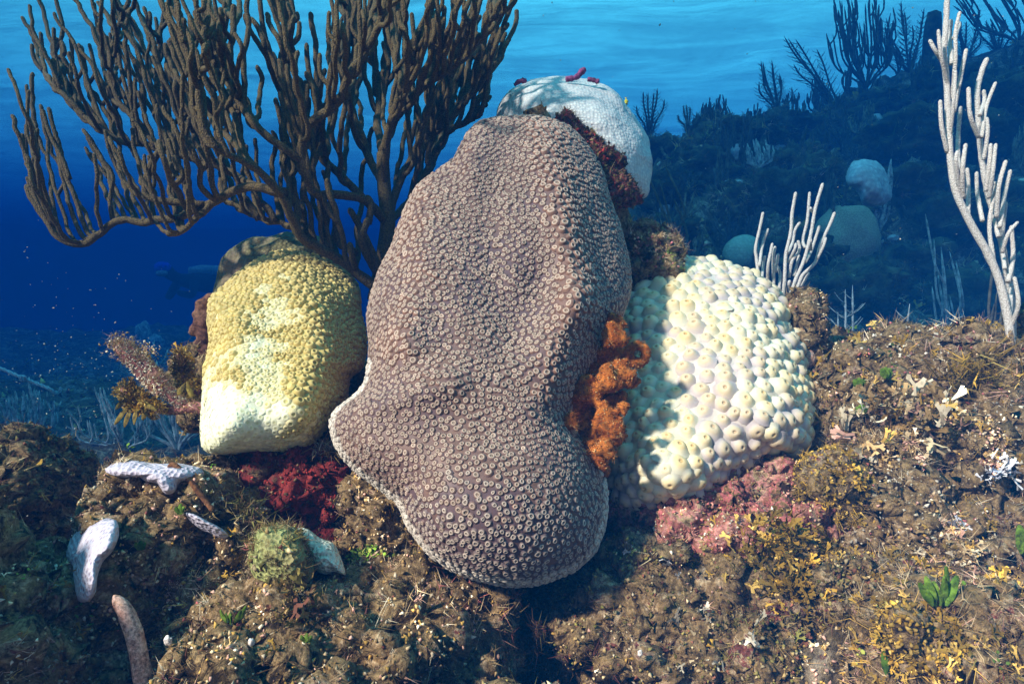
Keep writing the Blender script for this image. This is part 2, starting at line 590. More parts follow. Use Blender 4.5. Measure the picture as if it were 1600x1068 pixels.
def lathe(profile, cols, seg, wob=0.0, seed=0):
    r = np.random.default_rng(seed)
    pr = np.asarray(profile, float)
    th = np.arange(seg) / seg * 2 * math.pi
    w = 1 + wob * r.standard_normal(seg)
    V, C = [], []
    for (rad, z), c in zip(pr[:-1], cols[:-1]):
        for t, ww in zip(th, w):
            V.append((rad * ww * math.cos(t), rad * ww * math.sin(t), z)); C.append(c)
    V.append((0, 0, pr[-1][1])); C.append(cols[-1])
    a = np.arange((len(pr) - 1) * seg).reshape(-1, seg); b_ = np.roll(a, -1, 1)
    quads = np.stack([a[:-1].ravel(), b_[:-1].ravel(), b_[1:].ravel(), a[1:].ravel()], -1)
    tip = len(V) - 1
    tris = np.stack([a[-1], b_[-1], np.full(seg, tip)], -1)
    return np.array(V), [quads, tris], np.array(C, float)


def put_polyps(body, pos, nrm, scale, zone, templates, seed, nparts=300):
    """the polyps that show largest become parts that share meshes, the rest one part of stuff"""
    view = -pos / np.linalg.norm(pos, axis=1, keepdims=True)
    size = scale.mean(1) * (0.35 + np.clip((view * nrm).sum(1), 0, 1)) / np.linalg.norm(pos, axis=1)
    order = np.argsort(-size)
    big, rest = order[:nparts], order[nparts:]
    meshes = [make_mesh('polyp', tv, tf, tcs) for tv, tf, tcs in templates]
    r = np.random.default_rng(seed)
    spin = r.random(len(pos)) * 6.28
    Rm = frames(nrm, spin)
    for i in big:
        me = meshes[zone[i]]
        o = obj('polyp', me, M_POLYP, body)
        o.matrix_basis = Matrix.Translation(Vector(pos[i]) - off_of(body)) @ Matrix([list(Rm[i][k]) for k in range(3)]).to_4x4() @ Matrix.Diagonal((*scale[i], 1))
    if len(rest):
        parts = []
        for z, (tv, tf, tcs) in enumerate(templates):
            k = rest[zone[rest] == z]
            if len(k):
                tint = 1 + 0.10 * r.standard_normal((len(k), 1)) * np.ones((1, 3))
                parts.append(stamp(tv, tf, tcs, pos[k], nrm[k], scale[k], np.clip(tint, 0.7, 1.3), spin[k]))
        Vm, Fm, Cm = merge(parts)
        child('polyp', make_mesh('polyps', Vm, Fm, Cm), M_POLYP, body, 'stuff')


def off_of(o):
    off = Vector((0, 0, 0))
    while o is not None:
        off += o.location; o = o.parent
    return off


def tube(pts, rad, sides=8, cap=True):
    """tapered tube along points (n,3); rad (n,)"""
    p = np.asarray(pts, float); n = len(p)
    rad = np.broadcast_to(np.asarray(rad, float), (n,)).copy()
    t = np.gradient(p, axis=0); t /= np.linalg.norm(t, axis=1, keepdims=True) + 1e-12
    ref = np.array([0.31, 0.9, 0.2]) if abs(t[0] @ np.array([0.31, 0.9, 0.2])) < 0.85 else np.array([1.0, 0, 0])
    x = np.cross(ref, t); x /= np.linalg.norm(x, axis=1, keepdims=True) + 1e-12
    y = np.cross(t, x)
    th = np.arange(sides) / sides * 2 * math.pi
    ring = p[:, None] + rad[:, None, None] * (np.cos(th)[None, :, None] * x[:, None] + np.sin(th)[None, :, None] * y[:, None])
    V = ring.reshape(-1, 3)
    a = np.arange(n * sides).reshape(n, sides); b_ = np.roll(a, -1, 1)
    quads = np.stack([a[:-1].ravel(), b_[:-1].ravel(), b_[1:].ravel(), a[1:].ravel()], -1)
    V = np.concatenate([V, p[:1], p[-1:] + t[-1:] * rad[-1] * 0.5])
    tris = np.concatenate([np.stack([b_[0], a[0], np.full(sides, n * sides)], -1), np.stack([a[-1], b_[-1], np.full(sides, n * sides + 1)], -1)])
    return V, [quads, tris]


def rod_profile(n, r, taper=0.15, tip=0.035):
    """radius along a soft-coral branch with a rounded tip"""
    s = np.linspace(0, 1, n)
    rr = r * (1 - taper * s)
    end = np.clip((1 - s) / tip, 0, 1)
    return rr * np.sqrt(np.clip(1 - (1 - end) ** 2, 0.03, 1))


def rod_points(n):
    """parameter values, denser at the tip"""
    return 1 - (1 - np.linspace(0, 1, n)) ** 1.6


def blob(c, rad, sub=5, amp=0.2, freq=3.0, seed=0, octv=4, ridged=False, squash=None):
    """noise-displaced ellipsoid; returns V, F, normals"""
    bm = bmesh.new()
    bmesh.ops.create_icosphere(bm, subdivisions=sub, radius=1.0)
    V = np.array([v.co[:] for v in bm.verts]); Fc = np.array([[v.index for v in f.verts] for f in bm.faces])
    bm.free()
    rad = np.asarray(rad, float)
    n1 = fbm(V * freq + seed * 3.1, octv, seed)
    d = 1 + amp * n1
    if ridged:
        d = d + 0.35 * amp * fbm(V * freq * 2.7 + seed, octv, seed + 50, ridged=True)
    W = V * d[:, None] * rad
    W = W + np.asarray(c, float)
    return W, Fc


def vnormals(V, Fc):
    a, b_, c = V[Fc[:, 0]], V[Fc[:, 1]], V[Fc[:, 2]]
    n = np.cross(b_ - a, c - a)
    N = np.zeros_like(V)
    for k in range(3):
        for ax in range(3):
            N[:, ax] += np.bincount(Fc[:, k], n[:, ax], len(V))
    return N / (np.linalg.norm(N, axis=1, keepdims=True) + 1e-12)
# ------------------------------------------------------------------ the great stony corals
def ring_polyp(tissue, slope, rim, pit, core, seg=12, h=1.0, seed=0):
    prof = [(1.14, -0.14), (0.80, 0.36 * h), (0.59, 0.56 * h), (0.46, 0.55 * h), (0.28, 0.28 * h), (0, 0.34 * h)]
    return lathe(prof, [tissue, slope, rim, rim, pit, core], 8, 0.06, seed)


def dome_polyp(base, mid, tip, pit, seg=12, h=1.0, seed=0):
    seg = 12
    prof = [(1.36, -0.22), (1.10, 0.08 * h), (0.88, 0.44 * h), (0.66, 0.76 * h), (0.45, 0.92 * h), (0.28, 0.95 * h), (0.17, 0.87 * h), (0.10, 0.76 * h), (0, 0.74 * h)]
    return lathe(prof, [base, base, mid, tip, tip, tip, pit, pit, tip], seg, 0.04, seed)


rs = np.random.default_rng(4)
# --- big purple-brown star coral in the middle
o_main = [(800, 182), (845, 184), (885, 196), (918, 228), (940, 265), (952, 310), (970, 360), (982, 410), (984, 455), (972, 492), (952, 540), (928, 585),
          (905, 630), (908, 680), (938, 730), (948, 775), (944, 820), (925, 865), (885, 895), (835, 912), (780, 912), (725, 897), (676, 868), (640, 825),
          (625, 790), (598, 765), (560, 738), (530, 705), (517, 665), (526, 640), (558, 615), (572, 590), (578, 540), (575, 490), (590, 430), (612, 385),
          (632, 330), (655, 290), (690, 262), (712, 245), (728, 212), (752, 190)]
d_main = lambda u, v: 0.80 - 0.17 * (v - 545) / 370.0 + 0.03 * (u - 760) / 240.0
ridges_main = [([(842, 195), (868, 260), (880, 330), (900, 420), (905, 470)], 34, 0.030), ([(905, 470), (872, 540), (868, 610)], 40, 0.026),
               ([(660, 300), (640, 370), (650, 440), (628, 520)], 40, 0.022), ([(740, 210), (722, 262)], 24, 0.014),
               ([(620, 555), (600, 620), (700, 590)], 32, 0.016), ([(790, 200), (760, 330), (770, 470)], 34, -0.020),
               ([(840, 440), (800, 520)], 34, -0.020), ([(600, 650), (720, 660), (880, 680)], 46, -0.010), ([(660, 470), (700, 560)], 30, -0.006),
               ([(840, 730), (760, 800)], 70, 0.006), ([(935, 420), (950, 500)], 26, -0.012)]
ridges_main = [(l_, w_, a_ * (0.95 if i_ == 0 else 0.72)) for i_, (l_, w_, a_) in enumerate(ridges_main)]
main = Relief(o_main, (762, 590), d_main, 0.13, 0.17, ridges_main, 190, 70, 2.6)
T_MAIN = thing('star_coral', 'tall purple brown star coral with a lobed foot and crowded ringed polyps', 'coral', loc=tuple(P(780, 905, 0.74)))
Vm = main.V.reshape(-1, 3)
w = ss(fbm(Vm * 22, 3, 5), -0.5, 0.6)[:, None]
w2 = ss(main.ridge.ravel(), 0.004, 0.028)[:, None]
Cm = np.array([[0.105, 0.066, 0.070]]) * (1 - w) + np.array([[0.15, 0.088, 0.066]]) * w
Cm = Cm * (1 - 0.4 * w2) + np.array([[0.22, 0.125, 0.09]]) * 0.4 * w2
B_MAIN = child('body', main.mesh('body', Cm), M_POLYP, T_MAIN)
pos, nrm, u, v, rid, ring = main.sample(52000, lambda r: (r < 73), 3)
px = 8.0 + 3.2 * ss(rid, 0.006, 0.026) + 1.6 * ss(v, 700, 880)
px = px * (0.95 + 0.14 * ss(fbm(pos * 30, 2, 8), -0.6, 0.6))
sp = px * d_main(u, v) * 0.86 / F
k = pack(pos, sp * 0.93)
pos, nrm, sp, rid, u, v = pos[k], nrm[k], sp[k], rid[k], u[k], v[k]
zone = np.where(v > 780 + 40 * rs.standard_normal(len(v)), 2, np.where(rid + 0.004 * rs.standard_normal(len(v)) > 0.012, 1, 0))
rim = np.array([main.rr[min(i, len(main.rr) - 1)] for i in ring[k]]) > 0.965
zone = np.where(rim & (v > 560), 3, zone)
tm = [ring_polyp((0.112, 0.070, 0.070), (0.165, 0.10, 0.074), (0.40, 0.31, 0.235), (0.085, 0.05, 0.035), (0.34, 0.27, 0.18), 11, 1.0, 1),
      ring_polyp((0.15, 0.086, 0.066), (0.22, 0.12, 0.08), (0.46, 0.355, 0.27), (0.11, 0.06, 0.04), (0.40, 0.31, 0.20), 12, 1.25, 2),
      ring_polyp((0.092, 0.066, 0.070), (0.145, 0.103, 0.087), (0.45, 0.375, 0.30), (0.065, 0.045, 0.04), (0.36, 0.30, 0.22), 11, 1.05, 3),
      ring_polyp((0.22, 0.19, 0.17), (0.38, 0.33, 0.27), (0.66, 0.60, 0.50), (0.16, 0.11, 0.08), (0.5, 0.42, 0.32), 11, 1.2, 4)]
s1 = gap(pos) * 0.53 * rs.uniform(0.80, 1.10, len(sp)) * (1 + 0.12 * fbm(pos * 40, 2, 77))
scale = np.stack([s1, s1 * rs.uniform(0.86, 1.0, len(sp)), s1 * rs.uniform(0.65, 1.0, len(sp))], -1)
nj = nrm + 0.12 * rs.standard_normal(nrm.shape)
put_polyps(B_MAIN, pos, nj / np.linalg.norm(nj, axis=1, keepdims=True), scale, zone, tm, 11)

# --- cream bleached coral with big knobbly polyps
o_right = [(960, 470), (985, 425), (1030, 410), (1085, 408), (1135, 415), (1175, 430), (1205, 450), (1225, 475), (1233, 510), (1250, 530), (1257, 570),
           (1270, 610), (1270, 660), (1258, 700), (1215, 712), (1170, 738), (1130, 765), (1080, 790), (1020, 802), (975, 795), (952, 770), (940, 720),
           (935, 650), (938, 580), (945, 520)]
d_right = lambda u, v: 0.96 - 0.16 * (v - 600) / 200.0 - 0.02 * (u - 1100) / 160
right = Relief(o_right, (1100, 600), d_right, 0.16, 0.16, [([(1130, 440), (1180, 540), (1210, 640)], 60, 0.016), ([(1090, 560), (1140, 600)], 30, 0.010),
                                                          ([(1010, 720), (1060, 745)], 40, 0.020), ([(985, 740), (1000, 690)], 24, -0.014)], 140, 50, 2.7)
T_RIGHT = thing('star_coral', 'cream bleached boulder coral with large knobbly polyps above pink crusted rock', 'coral', loc=tuple(P(1100, 795, 0.82)))
w = ss(fbm(right.V.reshape(-1, 3) * 16, 3, 15), -0.3, 0.7)[:, None]
Cr = np.array([[0.68, 0.60, 0.41]]) * (1 - w) + np.array([[0.55, 0.49, 0.42]]) * w
B_RIGHT = child('body', right.mesh('body', Cr), M_POLYP, T_RIGHT)
pos, nrm, u, v, rid, ring = right.sample(22000, lambda r: (r < 53), 5)
sp = (23.5 + 5.0 * rs.standard_normal(len(pos)).clip(-1, 1)) * d_right(u, v) * 0.9 / F
k = pack(pos, sp * 0.95)
pos, nrm, sp, u, v = pos[k], nrm[k], sp[k], u[k], v[k]
zone = rs.integers(0, 3, len(k))
zone = np.where((fbm(pos * 16, 3, 15) > 0.35), 3, zone)
tr_ = [dome_polyp((0.62, 0.58, 0.42), (0.72, 0.64, 0.42), (0.72, 0.56, 0.28), (0.52, 0.34, 0.13), 16, 1.0, 1),
       dome_polyp((0.64, 0.60, 0.45), (0.74, 0.67, 0.46), (0.74, 0.61, 0.34), (0.56, 0.40, 0.18), 16, 1.1, 2),
       dome_polyp((0.66, 0.63, 0.48), (0.74, 0.69, 0.52), (0.75, 0.66, 0.42), (0.60, 0.47, 0.25), 16, 0.8, 3),
       dome_polyp((0.48, 0.42, 0.40), (0.60, 0.52, 0.43), (0.64, 0.52, 0.33), (0.46, 0.34, 0.2), 16, 1.0, 4)]
s1 = gap(pos) * 0.49 * rs.uniform(0.78, 1.15, len(sp))
scale = np.stack([s1, s1 * rs.uniform(0.85, 1.0, len(sp)), s1 * rs.uniform(0.5, 1.0, len(sp))], -1)
nj = nrm + 0.10 * rs.standard_normal(nrm.shape)
put_polyps(B_RIGHT, pos, nj / np.linalg.norm(nj, axis=1, keepdims=True), scale, zone, tr_, 12)

# --- yellow half-bleached coral on the left
o_left = [(352, 448), (375, 425), (405, 405), (440, 388), (475, 390), (510, 405), (540, 425), (558, 450), (562, 490), (570, 530), (565, 570), (545, 590),
          (538, 625), (520, 655), (500, 682), (478, 697), (445, 703), (412, 704), (388, 705), (366, 708), (340, 710), (320, 703), (313, 680), (316, 620),
          (320, 580), (330, 540), (328, 500), (330, 470)]
d_left = lambda u, v: 0.92 - 0.14 * (v - 550) / 160.0 + 0.03 * (u - 440) / 120
left = Relief(o_left, (435, 560), d_left, 0.13, 0.16, [([(400, 470), (365, 500), (360, 560)], 34, 0.012), ([(470, 440), (505, 520), (470, 640)], 40, 0.022),
                                                      ([(420, 500), (440, 560)], 44, -0.007), ([(340, 640), (360, 670)], 36, 0.008), ([(535, 540), (525, 480)], 26, -0.012)], 140, 50, 2.5)
T_LEFT = thing('star_coral', 'yellow boulder coral bleached white toward its lower edge beneath brown soft coral', 'coral', loc=tuple(P(420, 700, 0.80)))


def left_white(u, v):
    a = np.exp(-(poly_dist(u, v, [(330, 640), (350, 690), (400, 660)]) / 52.0) ** 2)
    b_ = 0.62 * np.exp(-(poly_dist(u, v, [(425, 480), (415, 530), (400, 590)]) / 34.0) ** 2)
    c_ = 0.6 * np.exp(-(poly_dist(u, v, [(400, 680), (470, 690)]) / 22.0) ** 2)
    return np.clip(np.maximum(np.maximum(a * 1.3, b_), c_), 0, 1)


w = left_white(left.u, left.v).ravel()[:, None]
w = np.clip(w + 0.34 * fbm(left.V.reshape(-1, 3) * 38, 4, 12)[:, None], 0, 1)
Cl = np.array([[0.47, 0.385, 0.125]]) * (1 - w) + np.array([[0.78, 0.78, 0.56]]) * w
B_LEFT = child('body', left.mesh('body', Cl), M_POLYP, T_LEFT)
pos, nrm, u, v, rid, ring = left.sample(26000, lambda r: (r < 53), 6)
sp = (8.2 + 2.4 * ss(rid, 0.0, 0.02)) * d_left(u, v) * 0.9 / F
k = pack(pos, sp * 0.94)
pos, nrm, sp, u, v = pos[k], nrm[k], sp[k], u[k], v[k]
wz = np.clip(left_white(u, v) + 0.34 * fbm(pos * 38, 4, 12), 0, 1)
zone = np.where(wz > 0.66, 2, np.where(wz > 0.33, 1, 0))
tl_ = [ring_polyp((0.45, 0.365, 0.115), (0.55, 0.42, 0.13), (0.61, 0.49, 0.17), (0.30, 0.23, 0.06), (0.40, 0.34, 0.11), 11, 1.25, 5),
       ring_polyp((0.64, 0.58, 0.32), (0.70, 0.62, 0.32), (0.74, 0.66, 0.36), (0.48, 0.42, 0.12), (0.58, 0.54, 0.22), 11, 0.8, 6),
       ring_polyp((0.76, 0.77, 0.54), (0.77, 0.77, 0.52), (0.76, 0.76, 0.50), (0.62, 0.61, 0.32), (0.68, 0.67, 0.38), 10, 0.35, 7)]
s1 = gap(pos) * 0.53 * rs.uniform(0.86, 1.1, len(sp))
scale = np.stack([s1, s1, s1 * rs.uniform(0.8, 1.2, len(sp)) * (1.1 - 0.5 * wz)], -1)
nj = nrm + 0.10 * rs.standard_normal(nrm.shape)
put_polyps(B_LEFT, pos, nj / np.linalg.norm(nj, axis=1, keepdims=True), scale, zone, tl_, 13)
# ------------------------------------------------------------------ algae turf templates
def t_hair(seed, n=7, w=0.05, curl=0.5):
    r = np.random.default_rng(seed)
    V, Q, T = [], [], []
    for i in range(n):
        a = r.random() * 6.28; lean = r.uniform(0.1, 0.9); L = r.uniform(0.55, 1.1)
        d = np.array([math.cos(a) * lean, math.sin(a) * lean, 1.0]); d /= np.linalg.norm(d)
        s = np.cross(d, r.standard_normal(3)); s /= np.linalg.norm(s)
        bend = r.standard_normal(3) * curl * 0.5
        b0 = r.standard_normal(3) * np.array([0.15, 0.15, 0]); b0[2] = -0.1
        p1 = b0 + d * L * 0.55; p2 = b0 + d * L + bend * L
        k = len(V)
        V += [b0, p1 - s * w, p1 + s * w, p2]
        T += [[k, k + 1, k + 2], [k + 1, k + 3, k + 2]]
    V = np.array(V)
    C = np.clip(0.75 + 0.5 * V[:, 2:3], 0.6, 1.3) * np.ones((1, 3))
    return V, [np.array(T)], C


def t_ribbon(seed, clumps=2, w=0.075):
    """flat forking ribbons"""
    r = np.random.default_rng(seed)
    V, Q = [], []

    def grow(p, d, s, L, lev):
        q = p + d * L
        k = len(V)
        V.extend([p - s * w, p + s * w, q + s * w, q - s * w]); Q.append([k, k + 1, k + 2, k + 3])
        if lev > 0:
            for sg in (-1, 1):
                d2 = d + s * sg * r.uniform(0.35, 0.8) + 0.35 * r.standard_normal(3); d2 /= np.linalg.norm(d2)
                s2 = s - d2 * (s @ d2) + 0.2 * r.standard_normal(3); s2 -= d2 * (s2 @ d2); s2 /= np.linalg.norm(s2)
                grow(q, d2, s2, L * r.uniform(0.65, 0.95), lev - 1)
    for i in range(clumps):
        d = np.array([r.uniform(-0.9, 0.9), r.uniform(-0.9, 0.9), 0.8]); d /= np.linalg.norm(d)
        s = np.cross(d, r.standard_normal(3)); s /= np.linalg.norm(s)
        grow(r.standard_normal(3) * np.array([0.2, 0.2, 0]), d, s, 0.42, 2)
    V = np.array(V)
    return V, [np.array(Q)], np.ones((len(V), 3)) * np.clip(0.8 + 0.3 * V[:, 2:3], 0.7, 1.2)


def t_crumb(seed, n=1):
    r = np.random.default_rng(seed)
    V, T = [], []
    O = np.array([(1, 0, 0), (0, 1, 0), (-1, 0, 0), (0, -1, 0), (0, 0, 1), (0, 0, -1)], float)
    f = np.array([(0, 1, 4), (1, 2, 4), (2, 3, 4), (3, 0, 4), (1, 0, 5), (2, 1, 5), (3, 2, 5), (0, 3, 5)])
    for i in range(n):
        c = (r.standard_normal(3) * np.array([0.5, 0.5, 0.15]) if n > 1 else np.zeros(3)) + np.array([0, 0, 0.1])
        V.append((O * r.uniform(0.4, 1.3, (6, 1)) + 0.25 * r.standard_normal((6, 3))) * 0.5 + c); T.append(f + 6 * i)
    V = np.concatenate(V)
    return V, [np.concatenate(T)], np.ones((len(V), 3))


def t_nub(seed):
    """one knobbly lump"""
    bm = bmesh.new(); bmesh.ops.create_icosphere(bm, subdivisions=2, radius=0.5)
    V = np.array([v.co[:] for v in bm.verts]); T = np.array([[v.index for v in f.verts] for f in bm.faces]); bm.free()
    n = fbm(V * 5 + seed * 7, 3, seed)
    V = V * (1 + 0.35 * n)[:, None] * np.array([1, 1, 0.8])
    return V, [T], (0.9 + 0.5 * n)[:, None].clip(0.4, 1.4) * np.ones((1, 3))


def t_leaf(seed, n=5):
    """small round leaflets"""
    r = np.random.default_rng(seed)
    V, T = [], []
    for i in range(n):
        c = r.standard_normal(3) * 0.32 + np.array([0, 0, 0.45]); c[2] = max(c[2], 0.1)
        x = r.standard_normal(3); x /= np.linalg.norm(x)
        y = np.cross(x, r.standard_normal(3)); y /= np.linalg.norm(y)
        k = len(V); R0 = r.uniform(0.16, 0.26)
        V.append(c + 0.05 * np.cross(x, y))
        for a in range(5):
            V.append(c + R0 * (math.cos(a * 1.2566) * x + 0.8 * math.sin(a * 1.2566) * y))
        T += [[k, k + 1 + a, k + 1 + (a + 1) % 5] for a in range(5)]
    V = np.array(V)
    return V, [np.array(T)], np.ones((len(V), 3)) * r.uniform(0.8, 1.2, (len(V), 1))


TEMPL = {'hair': [t_hair(i, 5, 0.042, 1.3) for i in range(6)], 'fuzz': [t_hair(20 + i, 6, 0.045, 1.6) for i in range(5)],
         'ribbon': [t_ribbon(40 + i) for i in range(6)], 'crumb': [t_crumb(60 + i) for i in range(5)], 'leaf': [t_leaf(80 + i) for i in range(5)], 'nub': [t_nub(i) for i in range(6)]}
PAL = {
    'brown': np.array([(0.11, 0.068, 0.02), (0.20, 0.135, 0.045), (0.28, 0.20, 0.08), (0.36, 0.29, 0.16), (0.14, 0.13, 0.03), (0.20, 0.17, 0.05), (0.15, 0.06, 0.035)]),
    'tan': np.array([(0.32, 0.22, 0.10), (0.48, 0.37, 0.21), (0.62, 0.53, 0.37), (0.40, 0.25, 0.06), (0.24, 0.15, 0.055), (0.46, 0.27, 0.20)]),
    'pink': np.array([(0.40, 0.13, 0.12), (0.48, 0.24, 0.18), (0.28, 0.09, 0.07), (0.46, 0.34, 0.20), (0.30, 0.20, 0.08), (0.25, 0.17, 0.06)]),
    'red': np.array([(0.20, 0.022, 0.018), (0.30, 0.035, 0.026), (0.10, 0.012, 0.01), (0.16, 0.10, 0.05)]),
    'ochre': np.array([(0.38, 0.23, 0.035), (0.26, 0.16, 0.025), (0.44, 0.30, 0.08), (0.19, 0.125, 0.025)]),
    'green': np.array([(0.10, 0.19, 0.02), (0.16, 0.28, 0.03), (0.07, 0.12, 0.02), (0.24, 0.26, 0.05)]),
    'pale': np.array([(0.50, 0.45, 0.33), (0.58, 0.53, 0.42), (0.42, 0.38, 0.30), (0.40, 0.31, 0.18)]),
    'dark': np.array([(0.04, 0.022, 0.011), (0.075, 0.045, 0.022), (0.055, 0.048, 0.015), (0.10, 0.035, 0.03)]),
}


def surf_sample(V, Fc, n, seed, face=True, lim=None):
    r = np.random.default_rng(seed)
    a, b_, c = V[Fc[:, 0]], V[Fc[:, 1]], V[Fc[:, 2]]
    nn = np.cross(b_ - a, c - a); ar = np.linalg.norm(nn, axis=1)
    w = ar.copy()
    fn = nn / (ar[:, None] + 1e-15)
    cen = (a + b_ + c) / 3
    if face:
        view = -cen / np.linalg.norm(cen, axis=1, keepdims=True)
        w = w * ((fn * view).sum(1) > -0.35)
    if lim is not None:
        w = w * lim(cen)
    idx = r.choice(len(Fc), n, p=w / w.sum())
    s, t = r.random(n), r.random(n)
    sw = s + t > 1
    s, t = np.where(sw, 1 - s, s), np.where(sw, 1 - t, t)
    return a[idx] + s[:, None] * (b_[idx] - a[idx]) + t[:, None] * (c[idx] - a[idx]), fn[idx]


def turf_mesh(name, pos, nrm, mix, size, seed, up=0.35, patch=26.0):
    """mix: list of (type, palette, weight, size factor); patches of one kind, not an even blend"""
    r = np.random.default_rng(seed)
    n = len(pos)
    wts = np.array([m[2] * {'crumb': 3.2, 'hair': 0.5}.get(m[0], 1.0) for m in mix], float); wts /= wts.sum()
    noise = np.stack([fbm(pos * patch + 9.7 * i, 3, seed + i) for i in range(len(mix))], -1)
    score = noise * 1.1 + np.log(wts)[None] + 0.55 * r.gumbel(size=noise.shape)
    kind = score.argmax(1)
    nn = nrm + np.array([0, 0, up]) + 0.25 * r.standard_normal(nrm.shape)
    nn /= np.linalg.norm(nn, axis=1, keepdims=True)
    val = np.exp(0.9 * fbm(pos * patch * 1.7, 2, seed + 90))[:, None]
    parts = []
    for i, (ty, pal, _, sf) in enumerate(mix):
        T = TEMPL[ty]
        tsel = r.integers(0, len(T), n)
        for j in range(len(T)):
            k = np.where((kind == i) & (tsel == j))[0]
            if not len(k):
                continue
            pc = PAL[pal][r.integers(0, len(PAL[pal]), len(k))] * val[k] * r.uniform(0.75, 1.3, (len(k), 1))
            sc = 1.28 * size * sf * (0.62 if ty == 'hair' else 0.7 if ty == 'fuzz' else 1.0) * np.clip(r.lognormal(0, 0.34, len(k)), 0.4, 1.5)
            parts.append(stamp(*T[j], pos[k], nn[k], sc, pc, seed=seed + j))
    return make_mesh(name, *merge(parts), smooth=False)


BROWN_MIX = [('hair', 'brown', 4, 1.0), ('fuzz', 'tan', 3, 0.9), ('crumb', 'tan', 3, 0.33), ('ribbon', 'ochre', 0.8, 0.8), ('crumb', 'pink', 0.6, 0.3), ('fuzz', 'dark', 2, 1.0), ('crumb', 'pale', 0.5, 0.25), ('leaf', 'green', 0.15, 0.6)]
DARK_MIX = [('hair', 'dark', 4, 1.0), ('fuzz', 'brown', 3, 1.0), ('crumb', 'brown', 2, 0.35), ('ribbon', 'ochre', 0.5, 0.8), ('leaf', 'green', 0.15, 0.6)]
PINK_MIX = [('crumb', 'pink', 5, 0.34), ('fuzz', 'pink', 2, 0.7), ('ribbon', 'ochre', 0.8, 0.8), ('hair', 'brown', 2, 0.9), ('crumb', 'pale', 1, 0.3)]
TAN_MIX = [('fuzz', 'tan', 4, 1.0), ('hair', 'tan', 3, 1.1), ('ribbon', 'ochre', 1.0, 0.9), ('crumb', 'pale', 2, 0.33), ('ribbon', 'pale', 0.25, 0.6), ('crumb', 'pink', 1.2, 0.3), ('leaf', 'green', 0.2, 1.0), ('hair', 'dark', 1.6, 1.0)]
RED_MIX = [('crumb', 'red', 5, 0.36), ('fuzz', 'red', 2, 0.5), ('crumb', 'dark', 1.5, 0.3), ('hair', 'brown', 0.6, 0.7)]
GREEN_MIX = [('leaf', 'green', 4, 1.2), ('ribbon', 'green', 3, 1.3), ('hair', 'green', 2, 1.0), ('fuzz', 'tan', 1, 0.9)]


def axis_depth(p):
    return p[1] * CP - p[2] * SP


_bvh = []


def front(u, v):
    """distance along the view axis of the first rock or sea bed met through a pixel"""
    d = Vector(P(u, v, 1.0)); L = d.length
    best = axis_depth(hit(u, v))
    for b_ in _bvh:
        h = b_.ray_cast(Vector((0, 0, 0)), d / L)
        if h[0] is not None:
            best = min(best, axis_depth(h[0]))
    return best


def in_view(cen, y0, y1, mu=120):
    d = cen[:, 1] * CP - cen[:, 2] * SP
    up_ = cen[:, 1] * SP + cen[:, 2] * CP
    uu = CU + F * cen[:, 0] / np.maximum(d, 0.05); vv = CV - F * up_ / np.maximum(d, 0.05)
    return ((cen[:, 1] > y0) & (cen[:, 1] < y1) & (uu > -mu) & (uu < 1600 + mu) & (vv > -60) & (vv < 1068 + mu)).astype(float)


ROCKS = {}


def rock(label, u, v, d, rpx, rpy, rd, mat=None, mix=BROWN_MIX, n=2500, size=0.009, seed=1, sub=6, amp=0.22, freq=2.2, name='reef_rock', cat='rock', turf=True):
    c = P(u, v, d)
    rad = (rpx * d / F, rd, rpy * d / F)
    V, Fc = blob(c, rad, sub, amp, freq, seed, 5, True)
    # small craggy relief of a constant size
    N = vnormals(V, Fc)
    V = V + N * (0.013 * fbm(V * 24, 2, seed + 4, ridged=True) + 0.0065 * fbm(V * 75, 3, seed + 5, ridged=True) + 0.003 * fbm(V * 190, 2, seed + 6))[:, None]
    base = (c[0], c[1], c[2] - rad[2])
    t = thing(name, label, cat, loc=base)
    child('boulder', make_mesh('boulder', V, Fc), mat or M_ROCK, t)
    if turf:
        cen_ = V[Fc].mean(1)
        frac = max(in_view(cen_, 0, 9, 50).mean(), 0.03)
        pos, nrm = surf_sample(V, Fc, max(60, int(n * 1.3 * frac)), seed, True, lambda c: in_view(c, 0, 9, 50) + 1e-4)
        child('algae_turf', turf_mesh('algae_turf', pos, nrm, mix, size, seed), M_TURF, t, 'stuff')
    _bvh.append(BVHTree.FromPolygons([tuple(q) for q in V[:]], [tuple(f) for f in Fc]))
    return t


# ------------------------------------------------------------------ rocks of the reef front
rock('rock hump between the lilac bleached patches, grown over with brown turf', 290, 860, 0.74, 118, 118, 0.10, mix=BROWN_MIX, n=5200, seed=11)
rock('dark turf covered rock behind the tan rock slope on the left', 5, 790, 0.88, 78, 92, 0.10, mix=DARK_MIX, n=2600, seed=12, size=0.011)
rock('tan turfed rock slope rising beside the pinkish finger sponge', -10, 1060, 0.60, 150, 150, 0.12, mix=TAN_MIX, n=4200, seed=13)
rock('deep red crusted rock under the yellow boulder coral', 474, 772, 0.83, 108, 105, 0.09, M_RED, RED_MIX, 5200, 0.0075, 14, amp=0.12)
rock('broad brown and maroon turfed rock below the small green coral', 470, 1060, 0.62, 225, 132, 0.13, mix=BROWN_MIX, n=8200, seed=15)
rock('tan and pink crusted rock under the foot of the tall star coral', 640, 850, 0.78, 88, 120, 0.08, M_ROCK, [('crumb', 'tan', 4, 0.36), ('fuzz', 'tan', 3, 0.9), ('crumb', 'pink', 1.4, 0.3), ('hair', 'brown', 2, 0.9), ('ribbon', 'ochre', 1, 1.1)], 4600, 0.008, 16, amp=0.15)
